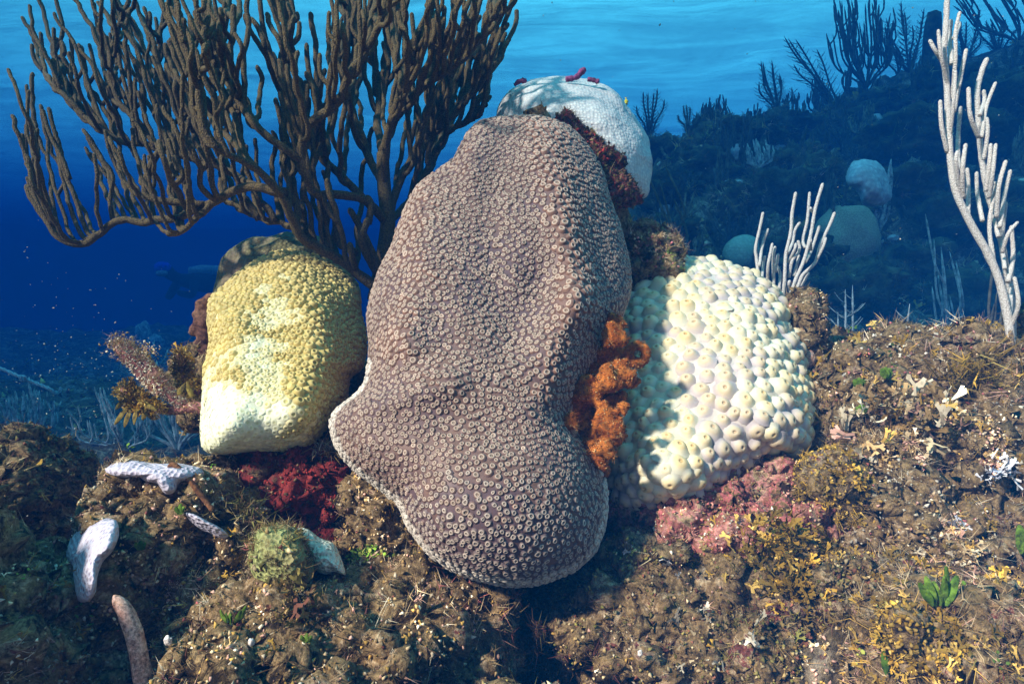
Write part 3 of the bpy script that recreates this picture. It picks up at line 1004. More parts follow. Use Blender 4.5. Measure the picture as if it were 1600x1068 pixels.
rock('pinkish fuzzy rock beside the dark crevice under the tall star coral', 690, 990, 0.68, 92, 82, 0.08, mix=[('fuzz', 'pink', 4, 0.9), ('fuzz', 'tan', 3, 0.9), ('crumb', 'tan', 2, 0.33), ('hair', 'brown', 2, 1.0)], n=3600, seed=17)
rock('brown turfed rock right of the dark crevice with pale forked algae', 1080, 985, 0.72, 215, 110, 0.10, mix=[('hair', 'brown', 4, 1.0), ('fuzz', 'dark', 3, 1.0), ('crumb', 'brown', 3, 0.34), ('ribbon', 'ochre', 0.8, 0.9), ('crumb', 'tan', 1, 0.3), ('ribbon', 'pale', 0.2, 0.8)], n=6800, seed=18)
rock('bright pink coralline rock right under the cream boulder coral', 1150, 800, 0.80, 175, 72, 0.09, M_PINK, PINK_MIX, 5600, 0.0085, 19, amp=0.16)
rock('rock column hidden behind the tall star coral', 850, 620, 1.12, 150, 330, 0.14, mix=DARK_MIX, n=700, seed=20, size=0.012, sub=5)
rock('rock core holding up the yellow and the tall coral', 560, 800, 1.05, 215, 190, 0.13, mix=DARK_MIX, n=900, seed=21, sub=5)
rock('unseen rock added left of the view to shade the lower left', -330, 985, 0.50, 190, 230, 0.16, mix=DARK_MIX, n=1200, seed=27, sub=5)  # added out of view to block the sun over the lower left
rock('unseen rock added below the view to shade the bottom strip', 760, 1350, 0.44, 420, 190, 0.06, mix=DARK_MIX, n=1500, seed=28, sub=5)  # added below the frame to throw shade onto the bottom strip
rock('small green turfed ledge between the tall coral and the cream coral', 1008, 402, 1.06, 42, 34, 0.06, mix=[('hair', 'green', 3, 0.9), ('fuzz', 'tan', 3, 0.9), ('crumb', 'pink', 1.5, 0.35), ('hair', 'brown', 3, 1.0)], n=1500, seed=22, sub=5)
rock('brown fuzzy knob at the right shoulder of the cream coral', 1252, 520, 1.02, 22, 48, 0.05, mix=BROWN_MIX, n=900, seed=23, sub=5)
rock('rock core under the cream coral', 1110, 700, 1.05, 150, 190, 0.11, mix=DARK_MIX, n=600, seed=24, sub=5)


def ground_rock(label, u, v, rpx, rpy, rd, sink=0.35, **k):
    d = axis_depth(hit(u, v + rpy * sink)) - 0.02
    return rock(label, u, v - 8, d - 0.01, rpx * 1.05, rpy * 1.3, rd * 1.2, amp=0.3, **k)


ground_rock('tuft covered hummock standing against the dark far slope', 1425, 600, 62, 46, 0.06, mix=TAN_MIX, n=2400, seed=31, size=0.012, sub=6)
ground_rock('hummock with straggly yellow weed next to the white sea rod', 1535, 625, 52, 58, 0.06, mix=[('hair', 'ochre', 4, 1.8), ('ribbon', 'ochre', 1.5, 1.0), ('fuzz', 'tan', 3, 1.0), ('crumb', 'pink', 1, 0.3)], n=2200, seed=32, size=0.010, sub=6)
ground_rock('orange and brown crusted rock at the foot of the white sea rod', 1612, 600, 40, 75, 0.06, mix=[('crumb', 'ochre', 3, 0.45), ('hair', 'dark', 3, 1.0), ('fuzz', 'tan', 2, 1.0), ('ribbon', 'ochre', 2, 1.3)], n=1800, seed=33, sub=6)
ground_rock('pale sunlit rock bearing white forked algae', 1590, 730, 66, 62, 0.07, mix=[('ribbon', 'pale', 0.5, 0.7), ('crumb', 'pale', 3, 0.4), ('ribbon', 'ochre', 1.5, 1.0), ('fuzz', 'tan', 3, 1.0)], n=2600, seed=34, sub=6)
ground_rock('pale crumbly rock hump beside the green leafy alga', 1395, 838, 78, 58, 0.06, mix=[('crumb', 'pale', 2.5, 0.32), ('crumb', 'tan', 3, 0.35), ('crumb', 'pink', 2, 0.32), ('fuzz', 'tan', 3, 0.9), ('hair', 'dark', 1, 1.0)], n=4000, seed=35, sub=6)
ground_rock('golden weedy rock behind the green leafy alga', 1555, 905, 85, 62, 0.07, mix=[('ribbon', 'ochre', 1.5, 0.8), ('hair', 'ochre', 3, 1.4), ('fuzz', 'tan', 4, 1.0), ('crumb', 'pale', 1, 0.33)], n=3800, seed=36, sub=6)
ground_rock('grey green turfed rock in front of the green leafy alga', 1520, 1040, 130, 70, 0.08, mix=[('hair', 'dark', 3, 1.2), ('ribbon', 'ochre', 1.5, 1.0), ('fuzz', 'tan', 3, 1.0), ('ribbon', 'pale', 0.3, 0.7), ('leaf', 'green', 0.3, 0.8)], n=4600, seed=37, sub=6)
ground_rock('rosy crusted rock shoulder right of the cream coral', 1335, 670, 62, 62, 0.07, mix=[('crumb', 'pink', 1.6, 0.34), ('crumb', 'tan', 2, 0.34), ('fuzz', 'tan', 3, 0.9), ('hair', 'green', 1, 0.9), ('ribbon', 'ochre', 1.5, 1.3), ('crumb', 'pale', 1, 0.33)], n=3600, seed=38, sub=6)
ground_rock('maroon turfed stone in shadow behind the pale crumbly hump', 1480, 770, 50, 42, 0.05, mix=[('fuzz', 'pink', 2, 1.0), ('fuzz', 'dark', 3, 1.0), ('crumb', 'tan', 3, 0.4), ('hair', 'brown', 2, 1.0)], n=1800, seed=39, sub=6)
ground_rock('green flecked rock crest behind the cream coral', 1320, 590, 60, 34, 0.06, mix=[('hair', 'green', 2, 1.0), ('fuzz', 'tan', 4, 1.0), ('leaf', 'green', 1, 1.3), ('hair', 'brown', 3, 1.1), ('crumb', 'pink', 2, 0.35)], n=1900, seed=40, sub=6)

for i, (lab, u, v, rx, ry, pal) in enumerate([('olive fuzzy cushion of alga below the rosy rock shoulder', 1300, 760, 40, 28, 'ochre'), ('pale fuzzy cushion right of the rosy rock shoulder', 1400, 715, 42, 30, 'tan'),
                                              ('golden fuzzy cushion beside the dark hollow', 1265, 900, 46, 34, 'ochre'), ('dusky fuzzy cushion under the pale crumbly hump', 1330, 930, 44, 30, 'brown'),
                                              ('straw coloured fuzzy cushion in front of the maroon stone', 1450, 860, 34, 24, 'tan'), ('olive fuzzy cushion on the bottom rock by the dark hollow', 1180, 1010, 50, 32, 'brown'),
                                              ('golden fuzzy cushion before the grey green rock', 1440, 1000, 46, 34, 'ochre'), ('tan fuzzy cushion next to the white forked alga', 1510, 700, 36, 26, 'tan')]):
    d = front(u, v) + 0.004
    rock(lab, u, v, d, rx, ry, 0.028, mix=[('fuzz', pal, 4, 0.8), ('ribbon', pal, 3, 0.75), ('crumb', pal, 3, 0.35)], n=1300, size=0.010, seed=400 + i, sub=5, name='alga_cushion', cat='alga')

# turf straight on the sea bed
gv = np.array([v.co[:] for v in GROUND.data.vertices]) if False else None
nv = len(GROUND.data.vertices); gv = np.empty(nv * 3, np.float32); GROUND.data.vertices.foreach_get('co', gv); gv = gv.reshape(-1, 3).astype(float)
gf = np.empty(len(GROUND.data.loops), np.int32); GROUND.data.loops.foreach_get('vertex_index', gf); gf = gf.reshape(-1, 4)
gt = np.concatenate([gf[:, [0, 1, 2]], gf[:, [0, 2, 3]]])


pos, nrm = surf_sample(gv, gt, 25000, 51, False, lambda c: in_view(c, 0.3, 1.6, 420) * (c[:, 0] > 0.0) / np.maximum(c[:, 1], 0.4) ** 2)
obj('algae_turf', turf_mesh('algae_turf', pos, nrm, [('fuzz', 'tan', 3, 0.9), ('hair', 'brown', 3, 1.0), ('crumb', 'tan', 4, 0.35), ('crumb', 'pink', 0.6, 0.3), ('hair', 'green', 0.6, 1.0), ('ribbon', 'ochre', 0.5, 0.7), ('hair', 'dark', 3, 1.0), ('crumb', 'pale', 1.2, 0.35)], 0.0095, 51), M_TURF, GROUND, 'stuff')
pos, nrm = surf_sample(gv, gt, 3500, 52, False, lambda c: in_view(c, 0.3, 1.6) * (c[:, 0] <= 0.02) / np.maximum(c[:, 1], 0.4) ** 2)
obj('algae_turf', turf_mesh('algae_turf', pos, nrm, DARK_MIX, 0.011, 52), M_TURF, GROUND, 'stuff')
pos, nrm = surf_sample(gv, gt, 10000, 53, False, lambda c: in_view(c, 1.5, 11) / np.maximum(c[:, 1], 1.0) ** 1.5)
dd = pos[:, 1]
k1 = dd < 3.2
for kk, sz, sd in ((k1, 0.035, 53), (~k1, 0.05, 54)):
    obj('algae_turf', turf_mesh('algae_turf', pos[kk], nrm[kk], [('hair', 'dark', 5, 1.0), ('fuzz', 'brown', 3, 1.0), ('crumb', 'brown', 2, 0.5), ('ribbon', 'ochre', 1, 1.4), ('crumb', 'tan', 0.6, 0.5)], sz, sd, patch=4.0), M_TURF, GROUND, 'stuff')
# ------------------------------------------------------------------ soft corals (sea rods)
def branch(parent, pts_uvd, rpx, mat, name='branch', taper=0.2, sides=8, n=None, tip=None, wob=0.0, raw=False):
    """one rod of a sea rod: points (u, v, distance), radius in px"""
    p = np.asarray(pts_uvd, float)
    W = P(p[:, 0], p[:, 1], p[:, 2])
    L = np.linalg.norm(np.diff(W, axis=0), axis=1).sum()
    r = rpx * p[:, 2].mean() / F
    n = n or int(np.clip(L / (r * 0.95), 12, 60))
    q = spline(W, 120)
    t = rod_points(n)
    c = np.stack([np.interp(t, np.linspace(0, 1, 120), q[:, k]) for k in range(3)], -1)
    if wob:
        c = c + wob * np.stack([fbm(c * 30 + 7 * k, 2, k + 3) for k in range(3)], -1) * ss(t, 0, 0.3)[:, None]
    s = t
    rr = r * (1 - taper * s) * (1 + 0.06 * vnoise(c * 90, 5))
    e = np.clip((1 - s) * L / (1.2 * r), 0, 1)
    rr = rr * np.sqrt(np.clip(1 - (1 - e) ** 2, 0.05, 1))
    V, Fs = tube(c, rr, sides)
    m_ = len(c) * sides
    rad_ = V[:m_] - np.repeat(c, sides, 0)
    V[:m_] += rad_ * (0.08 * np.random.default_rng(int(abs(c[0, 0]) * 1e5) % 9999).uniform(-1, 1, m_))[:, None]
    if raw:
        return V, Fs
    return child(name, make_mesh(name, V, Fs), mat, parent)


def at_t(pts, t):
    q = spline(np.asarray(pts, float), 60)
    i = int(np.clip(t * 59, 0, 58))
    return q[i], q[i + 1] - q[i]


rb = random.Random(5)
# --- big brown sea rod behind the yellow coral
T_ROD = thing('sea_rod', 'large bushy brown sea rod soft coral spreading against open blue water', 'soft coral', loc=tuple(P(585, 445, 1.02)))
trunk = [(588, 470, 1.03), (597, 420, 1.03), (606, 350, 1.04), (600, 290, 1.05), (598, 240, 1.06)]
limbs = [
    ([(592, 452, 1.02), (556, 424, 1.00), (510, 392, .98), (474, 370, .95), (452, 325, .92), (441, 305, .90)], 11),
    ([(441, 305, .90), (400, 264, .86), (345, 235, .83), (318, 195, .82), (313, 130, .82), (319, 75, .83), (328, 25, .84)], 7.6),
    ([(445, 300, .91), (385, 292, .93), (335, 314, .95), (285, 335, .97), (240, 346, .98), (190, 345, .99), (160, 362, 1.0), (130, 378, 1.0), (100, 374, 1.0), (72, 340, 1.0), (52, 310, 1.0), (42, 290, 1.0)], 8),
    ([(335, 314, .95), (305, 345, .94), (282, 362, .93), (254, 363, .92)], 6),
    ([(445, 305, .93), (395, 288, .98), (345, 262, 1.05), (300, 248, 1.08), (245, 230, 1.1), (190, 222, 1.1), (160, 205, 1.1), (142, 192, 1.1), (115, 160, 1.1), (100, 146, 1.1), (88, 135, 1.1), (85, 92, 1.1)], 7),
    ([(606, 350, 1.04), (570, 312, 1.0), (530, 305, .97), (490, 300, .95), (470, 250, .93), (478, 205, .92), (530, 150, .90), (575, 75, .90), (600, 10, .90), (612, -60, .90)], 9),
    ([(606, 350, 1.04), (560, 300, 1.06), (520, 262, 1.08), (470, 205, 1.08), (448, 150, 1.06), (442, 80, 1.05), (446, 0, 1.05), (452, -70, 1.05)], 8),
    ([(600, 290, 1.05), (575, 240, 1.1), (548, 160, 1.12), (540, 70, 1.12), (545, -60, 1.12)], 8),
    ([(598, 240, 1.06), (612, 200, 1.04), (655, 140, 1.0), (700, 108, .98), (735, 80, .98), (765, 40, .98), (783, 0, .98)], 8),
    ([(606, 340, 1.04), (630, 270, 1.08), (665, 220, 1.12), (715, 170, 1.14), (755, 120, 1.15), (775, 95, 1.15)], 7.5),
    ([(600, 290, 1.05), (606, 210, 1.0), (628, 140, .96), (650, 70, .95), (680, 0, .95), (695, -60, .95)], 8),
    ([(606, 350, 1.04), (640, 310, 1.1), (675, 250, 1.15), (700, 205, 1.18), (745, 180, 1.2), (768, 150, 1.2)], 6.5),
    ([(598, 240, 1.06), (590, 180, 1.15), (600, 90, 1.2), (620, 0, 1.2), (630, -50, 1.2)], 7.5),
    ([(474, 370, .97), (440, 348, 1.0), (410, 342, 1.02), (385, 332, 1.03), (356, 312, 1.04)], 5.5),
    ([(470, 250, .93), (445, 232, .92), (405, 200, .92), (372, 160, .93), (362, 100, .93), (364, 40, .94), (365, 6, .94)], 7.5),
    ([(400, 264, .88), (372, 232, .93), (340, 190, 1.0), (330, 120, 1.02), (345, 40, 1.02), (350, 0, 1.02)], 6.5),
    ([(300, 248, 1.08), (270, 215, 1.12), (250, 160, 1.14), (245, 90, 1.15), (262, 10, 1.15)], 6),
    ([(345, 262, 1.05), (318, 225, 1.12), (300, 150, 1.15), (285, 80, 1.15)], 6),
    ([(245, 230, 1.1), (215, 190, 1.1), (180, 150, 1.1), (172, 95, 1.1), (185, 50, 1.1), (203, 0, 1.1)], 6),
]
mb = child('trunk', make_mesh('trunk', *tube(spline(P(*np.array(trunk).T), 30), np.linspace(0.0155, 0.0105, 30), 10)), M_ROD, T_ROD)
nb = 0
rod_list = []
for pts, r in limbs:
    branch(T_ROD, pts, r * 0.85, M_ROD, 'limb', 0.3, 9, wob=0.004)
    arr = np.array(pts, float)
    L = np.hypot(*np.diff(arr[:, :2], axis=0).T).sum()
    horizontal = abs(arr[-1, 0] - arr[0, 0]) / (L + 1)
    cnt = int(L / (13.5 if horizontal > 0.5 else 19.5))
    for i in range(cnt):
        t = 0.18 + 0.77 * (i + rb.random()) / cnt
        b0, tg = at_t(pts, t)
        if b0[1] < -20:
            continue
        tg = tg / (np.hypot(tg[0], tg[1]) + 1e-6)
        u0, v0, d0 = b0
        fan = (u0 - 560) / 300.0
        side = rb.choice((-1, 1))
        top = 15 + 40 * abs(fan) + rb.uniform(-60, 90)
        H = rb.uniform(90, 235) * (1.0 if v0 > 150 else 0.75)
        H = min(H, max(55, v0 - top + 70))
        lean = 0.27 * np.clip(fan, -0.9, 1.2) + rb.uniform(-0.22, 0.22)
        dd = rb.uniform(-0.12, 0.16)
        out = 16 * rb.uniform(0.4, 1.2)
        du = tg[0] * out + side * 7 * abs(tg[1])
        if u0 + du * 1.6 < 55:
            du = abs(du) * 0.3
        pts2 = [(u0, v0, d0), (u0 + du, v0 + tg[1] * out * 0.4 - 6, d0 + 0.25 * dd), (u0 + du * 1.5 + lean * H * 0.25, v0 - H * 0.32, d0 + 0.6 * dd),
                (u0 + du * 1.6 + lean * H * 0.6 + rb.uniform(-5, 5), v0 - H * 0.66, d0 + dd), (u0 + du * 1.5 + lean * H + rb.uniform(-8, 8), v0 - H, d0 + dd)]
        while u0 + du * 1.5 + lean * H < 62 and lean < 1:
            lean += 0.15
        rp = rb.uniform(2.9, 3.8) if u0 < 300 else rb.uniform(3.5, 4.8)
        rod_list.append((pts2, rp, 0.12, 0.004))
        nb += 1
        if rb.random() < 0.4:
            b1, tg1 = at_t(pts2, rb.uniform(0.3, 0.6))
            s2 = rb.choice((-1, 1)); H2 = H * rb.uniform(0.3, 0.6)
            pts3 = [tuple(b1), (b1[0] + s2 * 12, b1[1] - H2 * 0.3, b1[2]), (b1[0] + s2 * 15 + lean * H2 * 0.6, b1[1] - H2 * 0.65, b1[2]), (b1[0] + s2 * 15 + lean * H2, b1[1] - H2, b1[2])]
            rod_list.append((pts3, rp * 0.92, 0.1, 0.0))
            nb += 1
# those that show largest are parts of their own, the rest one part
rod_list.sort(key=lambda q: -(q[0][0][1] - max(q[0][-1][1], 0)) * q[1] / q[0][2][2])
for pts2, rp, tp, wb_ in rod_list[:260]:
    branch(T_ROD, pts2, rp, M_ROD, 'branch', tp, 8, wob=wb_)
rest_ = []
for pts2, rp, tp, wb_ in rod_list[260:]:
    o = branch(None, pts2, rp, M_ROD, 'branch', tp, 7, wob=wb_, raw=True)
    rest_.append((o[0], o[1], np.ones((len(o[0]), 3))))
if rest_:
    Vr, Fr, _c = merge(rest_)
    child('branch', make_mesh('branches', Vr, Fr), M_ROD, T_ROD, 'stuff')
# the few rods hanging free below the bush
for pts in ([(560, 395, 1.0), (530, 380, 1.0), (524, 340, 1.0), (520, 320, 1.0)], [(600, 440, 1.02), (580, 390, 1.0), (560, 350, 1.0), (545, 325, 1.0)],
            [(590, 430, 1.02), (566, 380, .98), (575, 340, .98)], [(556, 424, 1.0), (549, 395, .97), (546, 378, .97)], [(575, 350, 1.0), (580, 320, 1.0), (572, 305, 1.0)],
            [(510, 392, .98), (508, 360, .99), (513, 330, 1.0)], [(430, 345, 1.0), (418, 325, 1.0), (402, 312, 1.0)], [(405, 342, 1.02), (392, 322, 1.02), (380, 305, 1.02)],
            [(320, 320, .95), (236, 310, .94), (229, 285, .94), (240, 250, .93), (258, 228, .93)]):
    branch(T_ROD, pts, 6, M_ROD, 'branch', 0.15)

# --- tall white sea rod on the right
T_WR = thing('sea_rod', 'tall bleached white sea rod soft coral rising from orange crusted rock', 'soft coral', loc=tuple(P(1580, 560, 0.86)))
D0 = 0.86
wa = [(1582, 560), (1575, 500), (1562, 440), (1543, 395), (1518, 352), (1494, 300), (1485, 250), (1482, 190), (1479, 130), (1475, 80), (1478, 40), (1480, -6)]
wb = [(1582, 550), (1581, 480), (1572, 420), (1561, 360), (1543, 300), (1533, 240), (1529, 190), (1527, 145), (1534, 112), (1543, 90)]
branch(T_WR, [(a, b_, D0) for a, b_ in wa], 6.2, M_WHITE_ROD, 'stem', 0.35, 10)
branch(T_WR, [(a, b_, D0 + 0.03) for a, b_ in wb], 5.2, M_WHITE_ROD, 'stem', 0.3, 10)
M_SCAR = mat_cells('dead_brown_rod', (0.36, 0.29, 0.2), (0.14, 0.10, 0.065), 620, 0.8, 0.0012, 0.8)
twigs = [[(1476, 100), (1463, 82), (1452, 62)], [(1481, 135), (1470, 85), (1466, 46)], [(1488, 155), (1493, 90), (1493, 50), (1500, 18)], [(1491, 60), (1498, 40), (1496, 34)],
         [(1490, 175), (1501, 120), (1510, 76)], [(1487, 100), (1484, 60), (1486, 30)], [(1480, 238), (1471, 195), (1469, 156)], [(1497, 265), (1497, 215), (1501, 166)],
         [(1505, 310), (1504, 265), (1509, 224)], [(1512, 345), (1513, 295), (1511, 262)], [(1484, 215), (1490, 160), (1493, 110)], [(1500, 305), (1494, 255), (1496, 235)],
         [(1534, 215), (1541, 168), (1556, 128)], [(1531, 180), (1538, 158), (1537, 140)], [(1529, 215), (1516, 180), (1513, 136)], [(1537, 250), (1543, 210), (1542, 183)],
         [(1540, 300), (1546, 255), (1548, 224)], [(1545, 310), (1551, 270), (1556, 224)], [(1557, 340), (1561, 290), (1572, 250)], [(1562, 355), (1570, 305), (1579, 265)],
         [(1566, 395), (1575, 366), (1591, 346)], [(1578, 500), (1580, 445), (1582, 408)], [(1580, 510), (1591, 475), (1585, 432)], [(1560, 370), (1551, 330), (1553, 300)],
         [(1570, 420), (1566, 375), (1572, 315)], [(1552, 405), (1546, 350), (1556, 290), (1553, 288)], [(1535, 345), (1527, 300), (1526, 268)], [(1575, 440), (1583, 400), (1580, 352)]]
for i, tw in enumerate(twigs):
    dz = rb.uniform(-0.02, 0.03)
    branch(T_WR, [(a, b_, D0 + dz * min(1, j)) for j, (a, b_) in enumerate(tw)], rb.uniform(2.9, 3.6), M_WHITE_ROD, 'branch', 0.15, 9)
for tw in ([(1582, 585), (1581, 535), (1578, 515)],):
    o = branch(T_WR, [(a, b_, D0 - 0.004) for a, b_ in tw], 4.0, M_SCAR, 'branch', 0.2, 9)
    o['label'] = 'bare brown base of the white sea rod'

# --- small white sea rod behind the cream coral
T_WS = thing('sea_rod', 'small bleached white sea rod standing behind the cream boulder coral', 'soft coral', loc=tuple(P(1230, 480, 1.1)))
z7 = lambda x, y: (1160 + x * 0.1966, 280 + y * 0.1966)
sw = [[(350, 1010), (380, 920), (430, 780), (490, 640), (545, 430), (580, 230), (640, 30)], [(320, 960), (335, 800), (345, 600), (385, 420), (395, 270), (425, 100)],
      [(380, 920), (440, 850), (480, 760), (580, 660), (620, 520), (700, 350), (735, 260)], [(130, 780), (110, 620), (105, 540), (140, 380), (165, 260)], [(135, 690), (160, 520), (205, 390)],
      [(200, 820), (205, 680), (240, 505)], [(250, 850), (245, 640), (260, 530)], [(260, 740), (275, 660), (285, 590)], [(290, 880), (300, 760), (280, 690)], [(360, 590), (400, 500), (420, 400), (460, 340)],
      [(365, 660), (415, 560), (425, 505)], [(370, 780), (395, 650), (440, 590), (455, 540), (440, 485)], [(410, 770), (440, 650), (452, 600)], [(500, 545), (480, 480), (515, 330), (535, 100)],
      [(500, 660), (550, 560), (615, 365)], [(545, 560), (540, 500), (545, 470)], [(590, 640), (640, 540), (665, 460)], [(465, 850), (500, 790), (530, 740)], [(395, 920), (440, 860), (450, 820)],
      [(155, 790), (165, 680), (180, 605)], [(560, 260), (545, 240), (540, 220)], [(375, 880), (370, 830), (378, 800)]]
for i, tw in enumerate(sw):
    branch(T_WS, [(*z7(a, b_), 1.09 + 0.01 * ((i % 5) - 2) * min(1, j)) for j, (a, b_) in enumerate(tw)], 2.5 if i > 2 else 2.8, M_WHITE_ROD, 'branch', 0.1, 8)


# --- pale sea rods and plumes farther off
def far_bush(label, u, v, hpx, wpx, style, mat, n=14, lean=0.0, seed=0, d=None, rpx=None, cat='soft coral', name=None, group=None, parts=True, b=None):
    r = random.Random(seed)
    b0 = b if b is not None else hit(u, v) if d is None else Vector(P(u, v, d))
    d = axis_depth(b0)
    H, W_ = hpx * d / F, wpx * d / F
    gz = float(ground_z(b0.x, b0.y, False))
    if b0.z > gz:
        H += b0.z - gz; b0 = Vector((b0.x, b0.y, gz))
    rad = (rpx or 2.2) * d / F
    nm = name or {'rod': 'sea_rod', 'plume': 'sea_plume', 'fan': 'sea_rod'}[style]
    t = thing(nm, label, cat, group, loc=tuple(b0 - Vector((0, 0, 0.02))))
    twig = []
    for i in range(n):
        f = (i + 0.5) / n * 2 - 1
        f += r.uniform(-0.15, 0.15)
        hh = H * (1 - 0.45 * abs(f) ** 1.6) * r.uniform(0.72, 1.0)
        dep = r.uniform(-0.35, 0.35) * W_
        tip = Vector((f * W_ * 0.5 + lean * hh, dep, hh))
        mid = Vector((f * W_ * (0.42 if style != 'plume' else 0.22) + lean * hh * 0.3, dep * 0.6, hh * 0.38))
        low = Vector((f * W_ * 0.12, dep * 0.2, hh * 0.1))
        pts = [b0 - Vector((0, 0, 0.03)), b0 + low, b0 + mid, b0 + tip * 0.72 + Vector((f * W_ * 0.1, 0, 0)), b0 + tip]
        c = spline(np.array([p[:] for p in pts]), 14)
        V, Fs = tube(c, rod_profile(14, rad, 0.2, 0.12), 6)
        if parts:
            child('branch', make_mesh('branch', V, Fs), mat, t)
        else:
            twig.append((V, Fs, np.ones((len(V), 3))))
        k = (3 if style == 'rod' else 4 if style == 'fan' else 26)
        for j in range(k):
            a = r.uniform(0.25, 0.9) if style != 'plume' else 0.12 + 0.86 * j / k
            q = c[int(a * 13)]
            tg = c[min(13, int(a * 13) + 1)] - c[max(0, int(a * 13) - 1)]; tg /= np.linalg.norm(tg) + 1e-9
            s = r.choice((-1, 1)) if style != 'plume' else (-1) ** j
            if style == 'plume':
                l = H * r.uniform(0.09, 0.17) * (1.15 - 0.7 * a)
                ex = q + l * (0.75 * tg + 0.8 * s * np.array([1, r.uniform(-0.5, 0.5), 0.1]))
                cc = spline(np.array([q, (q + ex) / 2 + np.array([0, 0, -0.1 * l]), ex]), 4)
                V, Fs = tube(cc, np.array([rad * 0.4, rad * 0.36, rad * 0.3, rad * 0.2]), 3)
            else:
                l = H * r.uniform(0.15, 0.38)
                ex = q + np.array([s * l * 0.16 + lean * l, r.uniform(-0.1, 0.1) * l, l])
                cc = spline(np.array([q, q + np.array([s * l * 0.16, 0, l * 0.3]), ex]), 8)
                V, Fs = tube(cc, rod_profile(8, rad * 0.85, 0.15, 0.15), 5)
            twig.append((V, Fs, np.ones((len(V), 3))))
    Vm, Fm, Cm = merge(twig)
    child('twigs', make_mesh('twigs', Vm, Fm), mat, t, 'stuff')
    return t


far_bush('pale bluish sea rod with stubby upright rods under the loose rope', 50, 690, 95, 80, 'fan', M_FAR_PALE, 13, 0.0, 1, rpx=2.0)
far_bush('open fan shaped pale sea rod left of the brown sponge branch', 195, 700, 100, 125, 'fan', M_FAR_PALE, 15, -0.1, 2, rpx=1.7)
far_bush('thick fingered pale sea rod between the sponge branch and the yellow coral', 278, 700, 150, 105, 'rod', M_FAR_PALE, 13, 0.0, 3, rpx=2.8)
far_bush('faint pale sea rod behind the brown sponge branch', 225, 600, 75, 70, 'plume', M_FAR_PALE, 7, 0.05, 4, rpx=1.6)
far_bush('brown sea rod standing before the white hooded coral', 1372, 362, 118, 44, 'rod', M_FAR_PALE, 8, 0.0, 5, rpx=2.4)
far_bush('pale feathery plume between the domed brown coral and the tall white plume', 1340, 480, 95, 52, 'plume', M_FAR_PALE, 5, -0.05, 6, d=1.9, rpx=2.0)
far_bush('tall narrow pale plume rising behind the tuft covered hummock', 1392, 570, 160, 42, 'plume', M_FAR_PALE, 4, 0.05, 7, d=1.75, rpx=2.2)
far_bush('stiff green grey sea rods behind the straggly yellow weed', 1455, 565, 75, 30, 'rod', M_FAR_ROD, 6, 0.03, 8, d=1.8, rpx=2.6)
far_bush('thin pale rods left of the tall white sea rod', 1512, 400, 75, 26, 'rod', M_FAR_PALE, 5, -0.15, 9, d=2.2, rpx=2.0)
far_bush('dim rods in shade behind the stem of the tall white sea rod', 1550, 560, 130, 34, 'rod', M_FAR_ROD, 6, 0.0, 10, d=1.7, rpx=3.0)
far_bush('small pale candle like rods right of the green turfed ledge', 1085, 412, 45, 26, 'rod', M_FAR_PALE, 5, 0.0, 11, d=1.7, rpx=2.6)
far_bush('single grey rod left of the pale green dome coral', 1130, 420, 44, 10, 'rod', M_FAR_PALE, 1, -0.1, 12, d=1.55, rpx=4.0)
far_bush('long leaning thin brown stem crossing the dark slope', 1128, 408, 125, 36, 'rod', M_FAR_ROD, 3, -0.30, 13, d=2.6, rpx=2.4)
far_bush('pale bushy soft coral high on the dark slope', 1185, 262, 52, 46, 'fan', M_FAR_PALE, 11, -0.15, 14, rpx=1.8)
far_bush('yellow green feathery bush on the slope above the white hooded coral', 1318, 235, 82, 95, 'plume', M_FAR_ROD, 11, 0.0, 15, rpx=1.6)
ridge_b = [('wind swept feathery plume left of the sponge tower, on the ridge', 1216, 140, 78, 66, 'plume', 9, -0.18), ('curved single plume bending to the left on the ridge', 1300, 140, 100, 50, 'plume', 5, -0.62),
           ('small dark bush between two plumes on the ridge', 1278, 140, 48, 32, 'fan', 9, 0.0), ('largest dark bush on the ridge crest', 1352, 140, 118, 84, 'fan', 22, -0.12),
           ('thin leaning twin stem right of the largest ridge bush', 1402, 115, 50, 24, 'rod', 3, -0.45), ('tall dark spiky bush near the ridge top', 1420, 120, 92, 58, 'plume', 8, -0.10),
           ('dark bush behind the tip of the white sea rod', 1510, 85, 62, 46, 'plume', 8, 0.0), ('bare curved soft coral arching from the right edge', 1590, 75, 90, 110, 'fan', 10, -0.55),
           ('low dark bush next to the right edge on the ridge', 1560, 92, 45, 48, 'plume', 7, -0.1), ('faint bushy plume at the far left end of the ridge', 1014, 200, 62, 42, 'plume', 6, 0.0),
           ('faint small bush next to the low sponge mound', 1112, 185, 40, 40, 'fan', 9, 0.05), ('faint loose bush left of the low sponge mound', 1075, 190, 34, 34, 'plume', 5, -0.1),
           ('thin long faint stem leaning on the far ridge', 1138, 180, 62, 16, 'rod', 2, -0.3), ('little twig bush right of the curved plume', 1322, 142, 36, 16, 'rod', 4, 0.0)]
for i, (lab, u, v, h, w_, st, n_, ln) in enumerate(ridge_b):
    far_bush(lab, u, v, h * 1.35, w_ * 1.15, st, M_FAR_ROD, n_, ln, 30 + i, b=crest(u), rpx=1.5, parts=False)

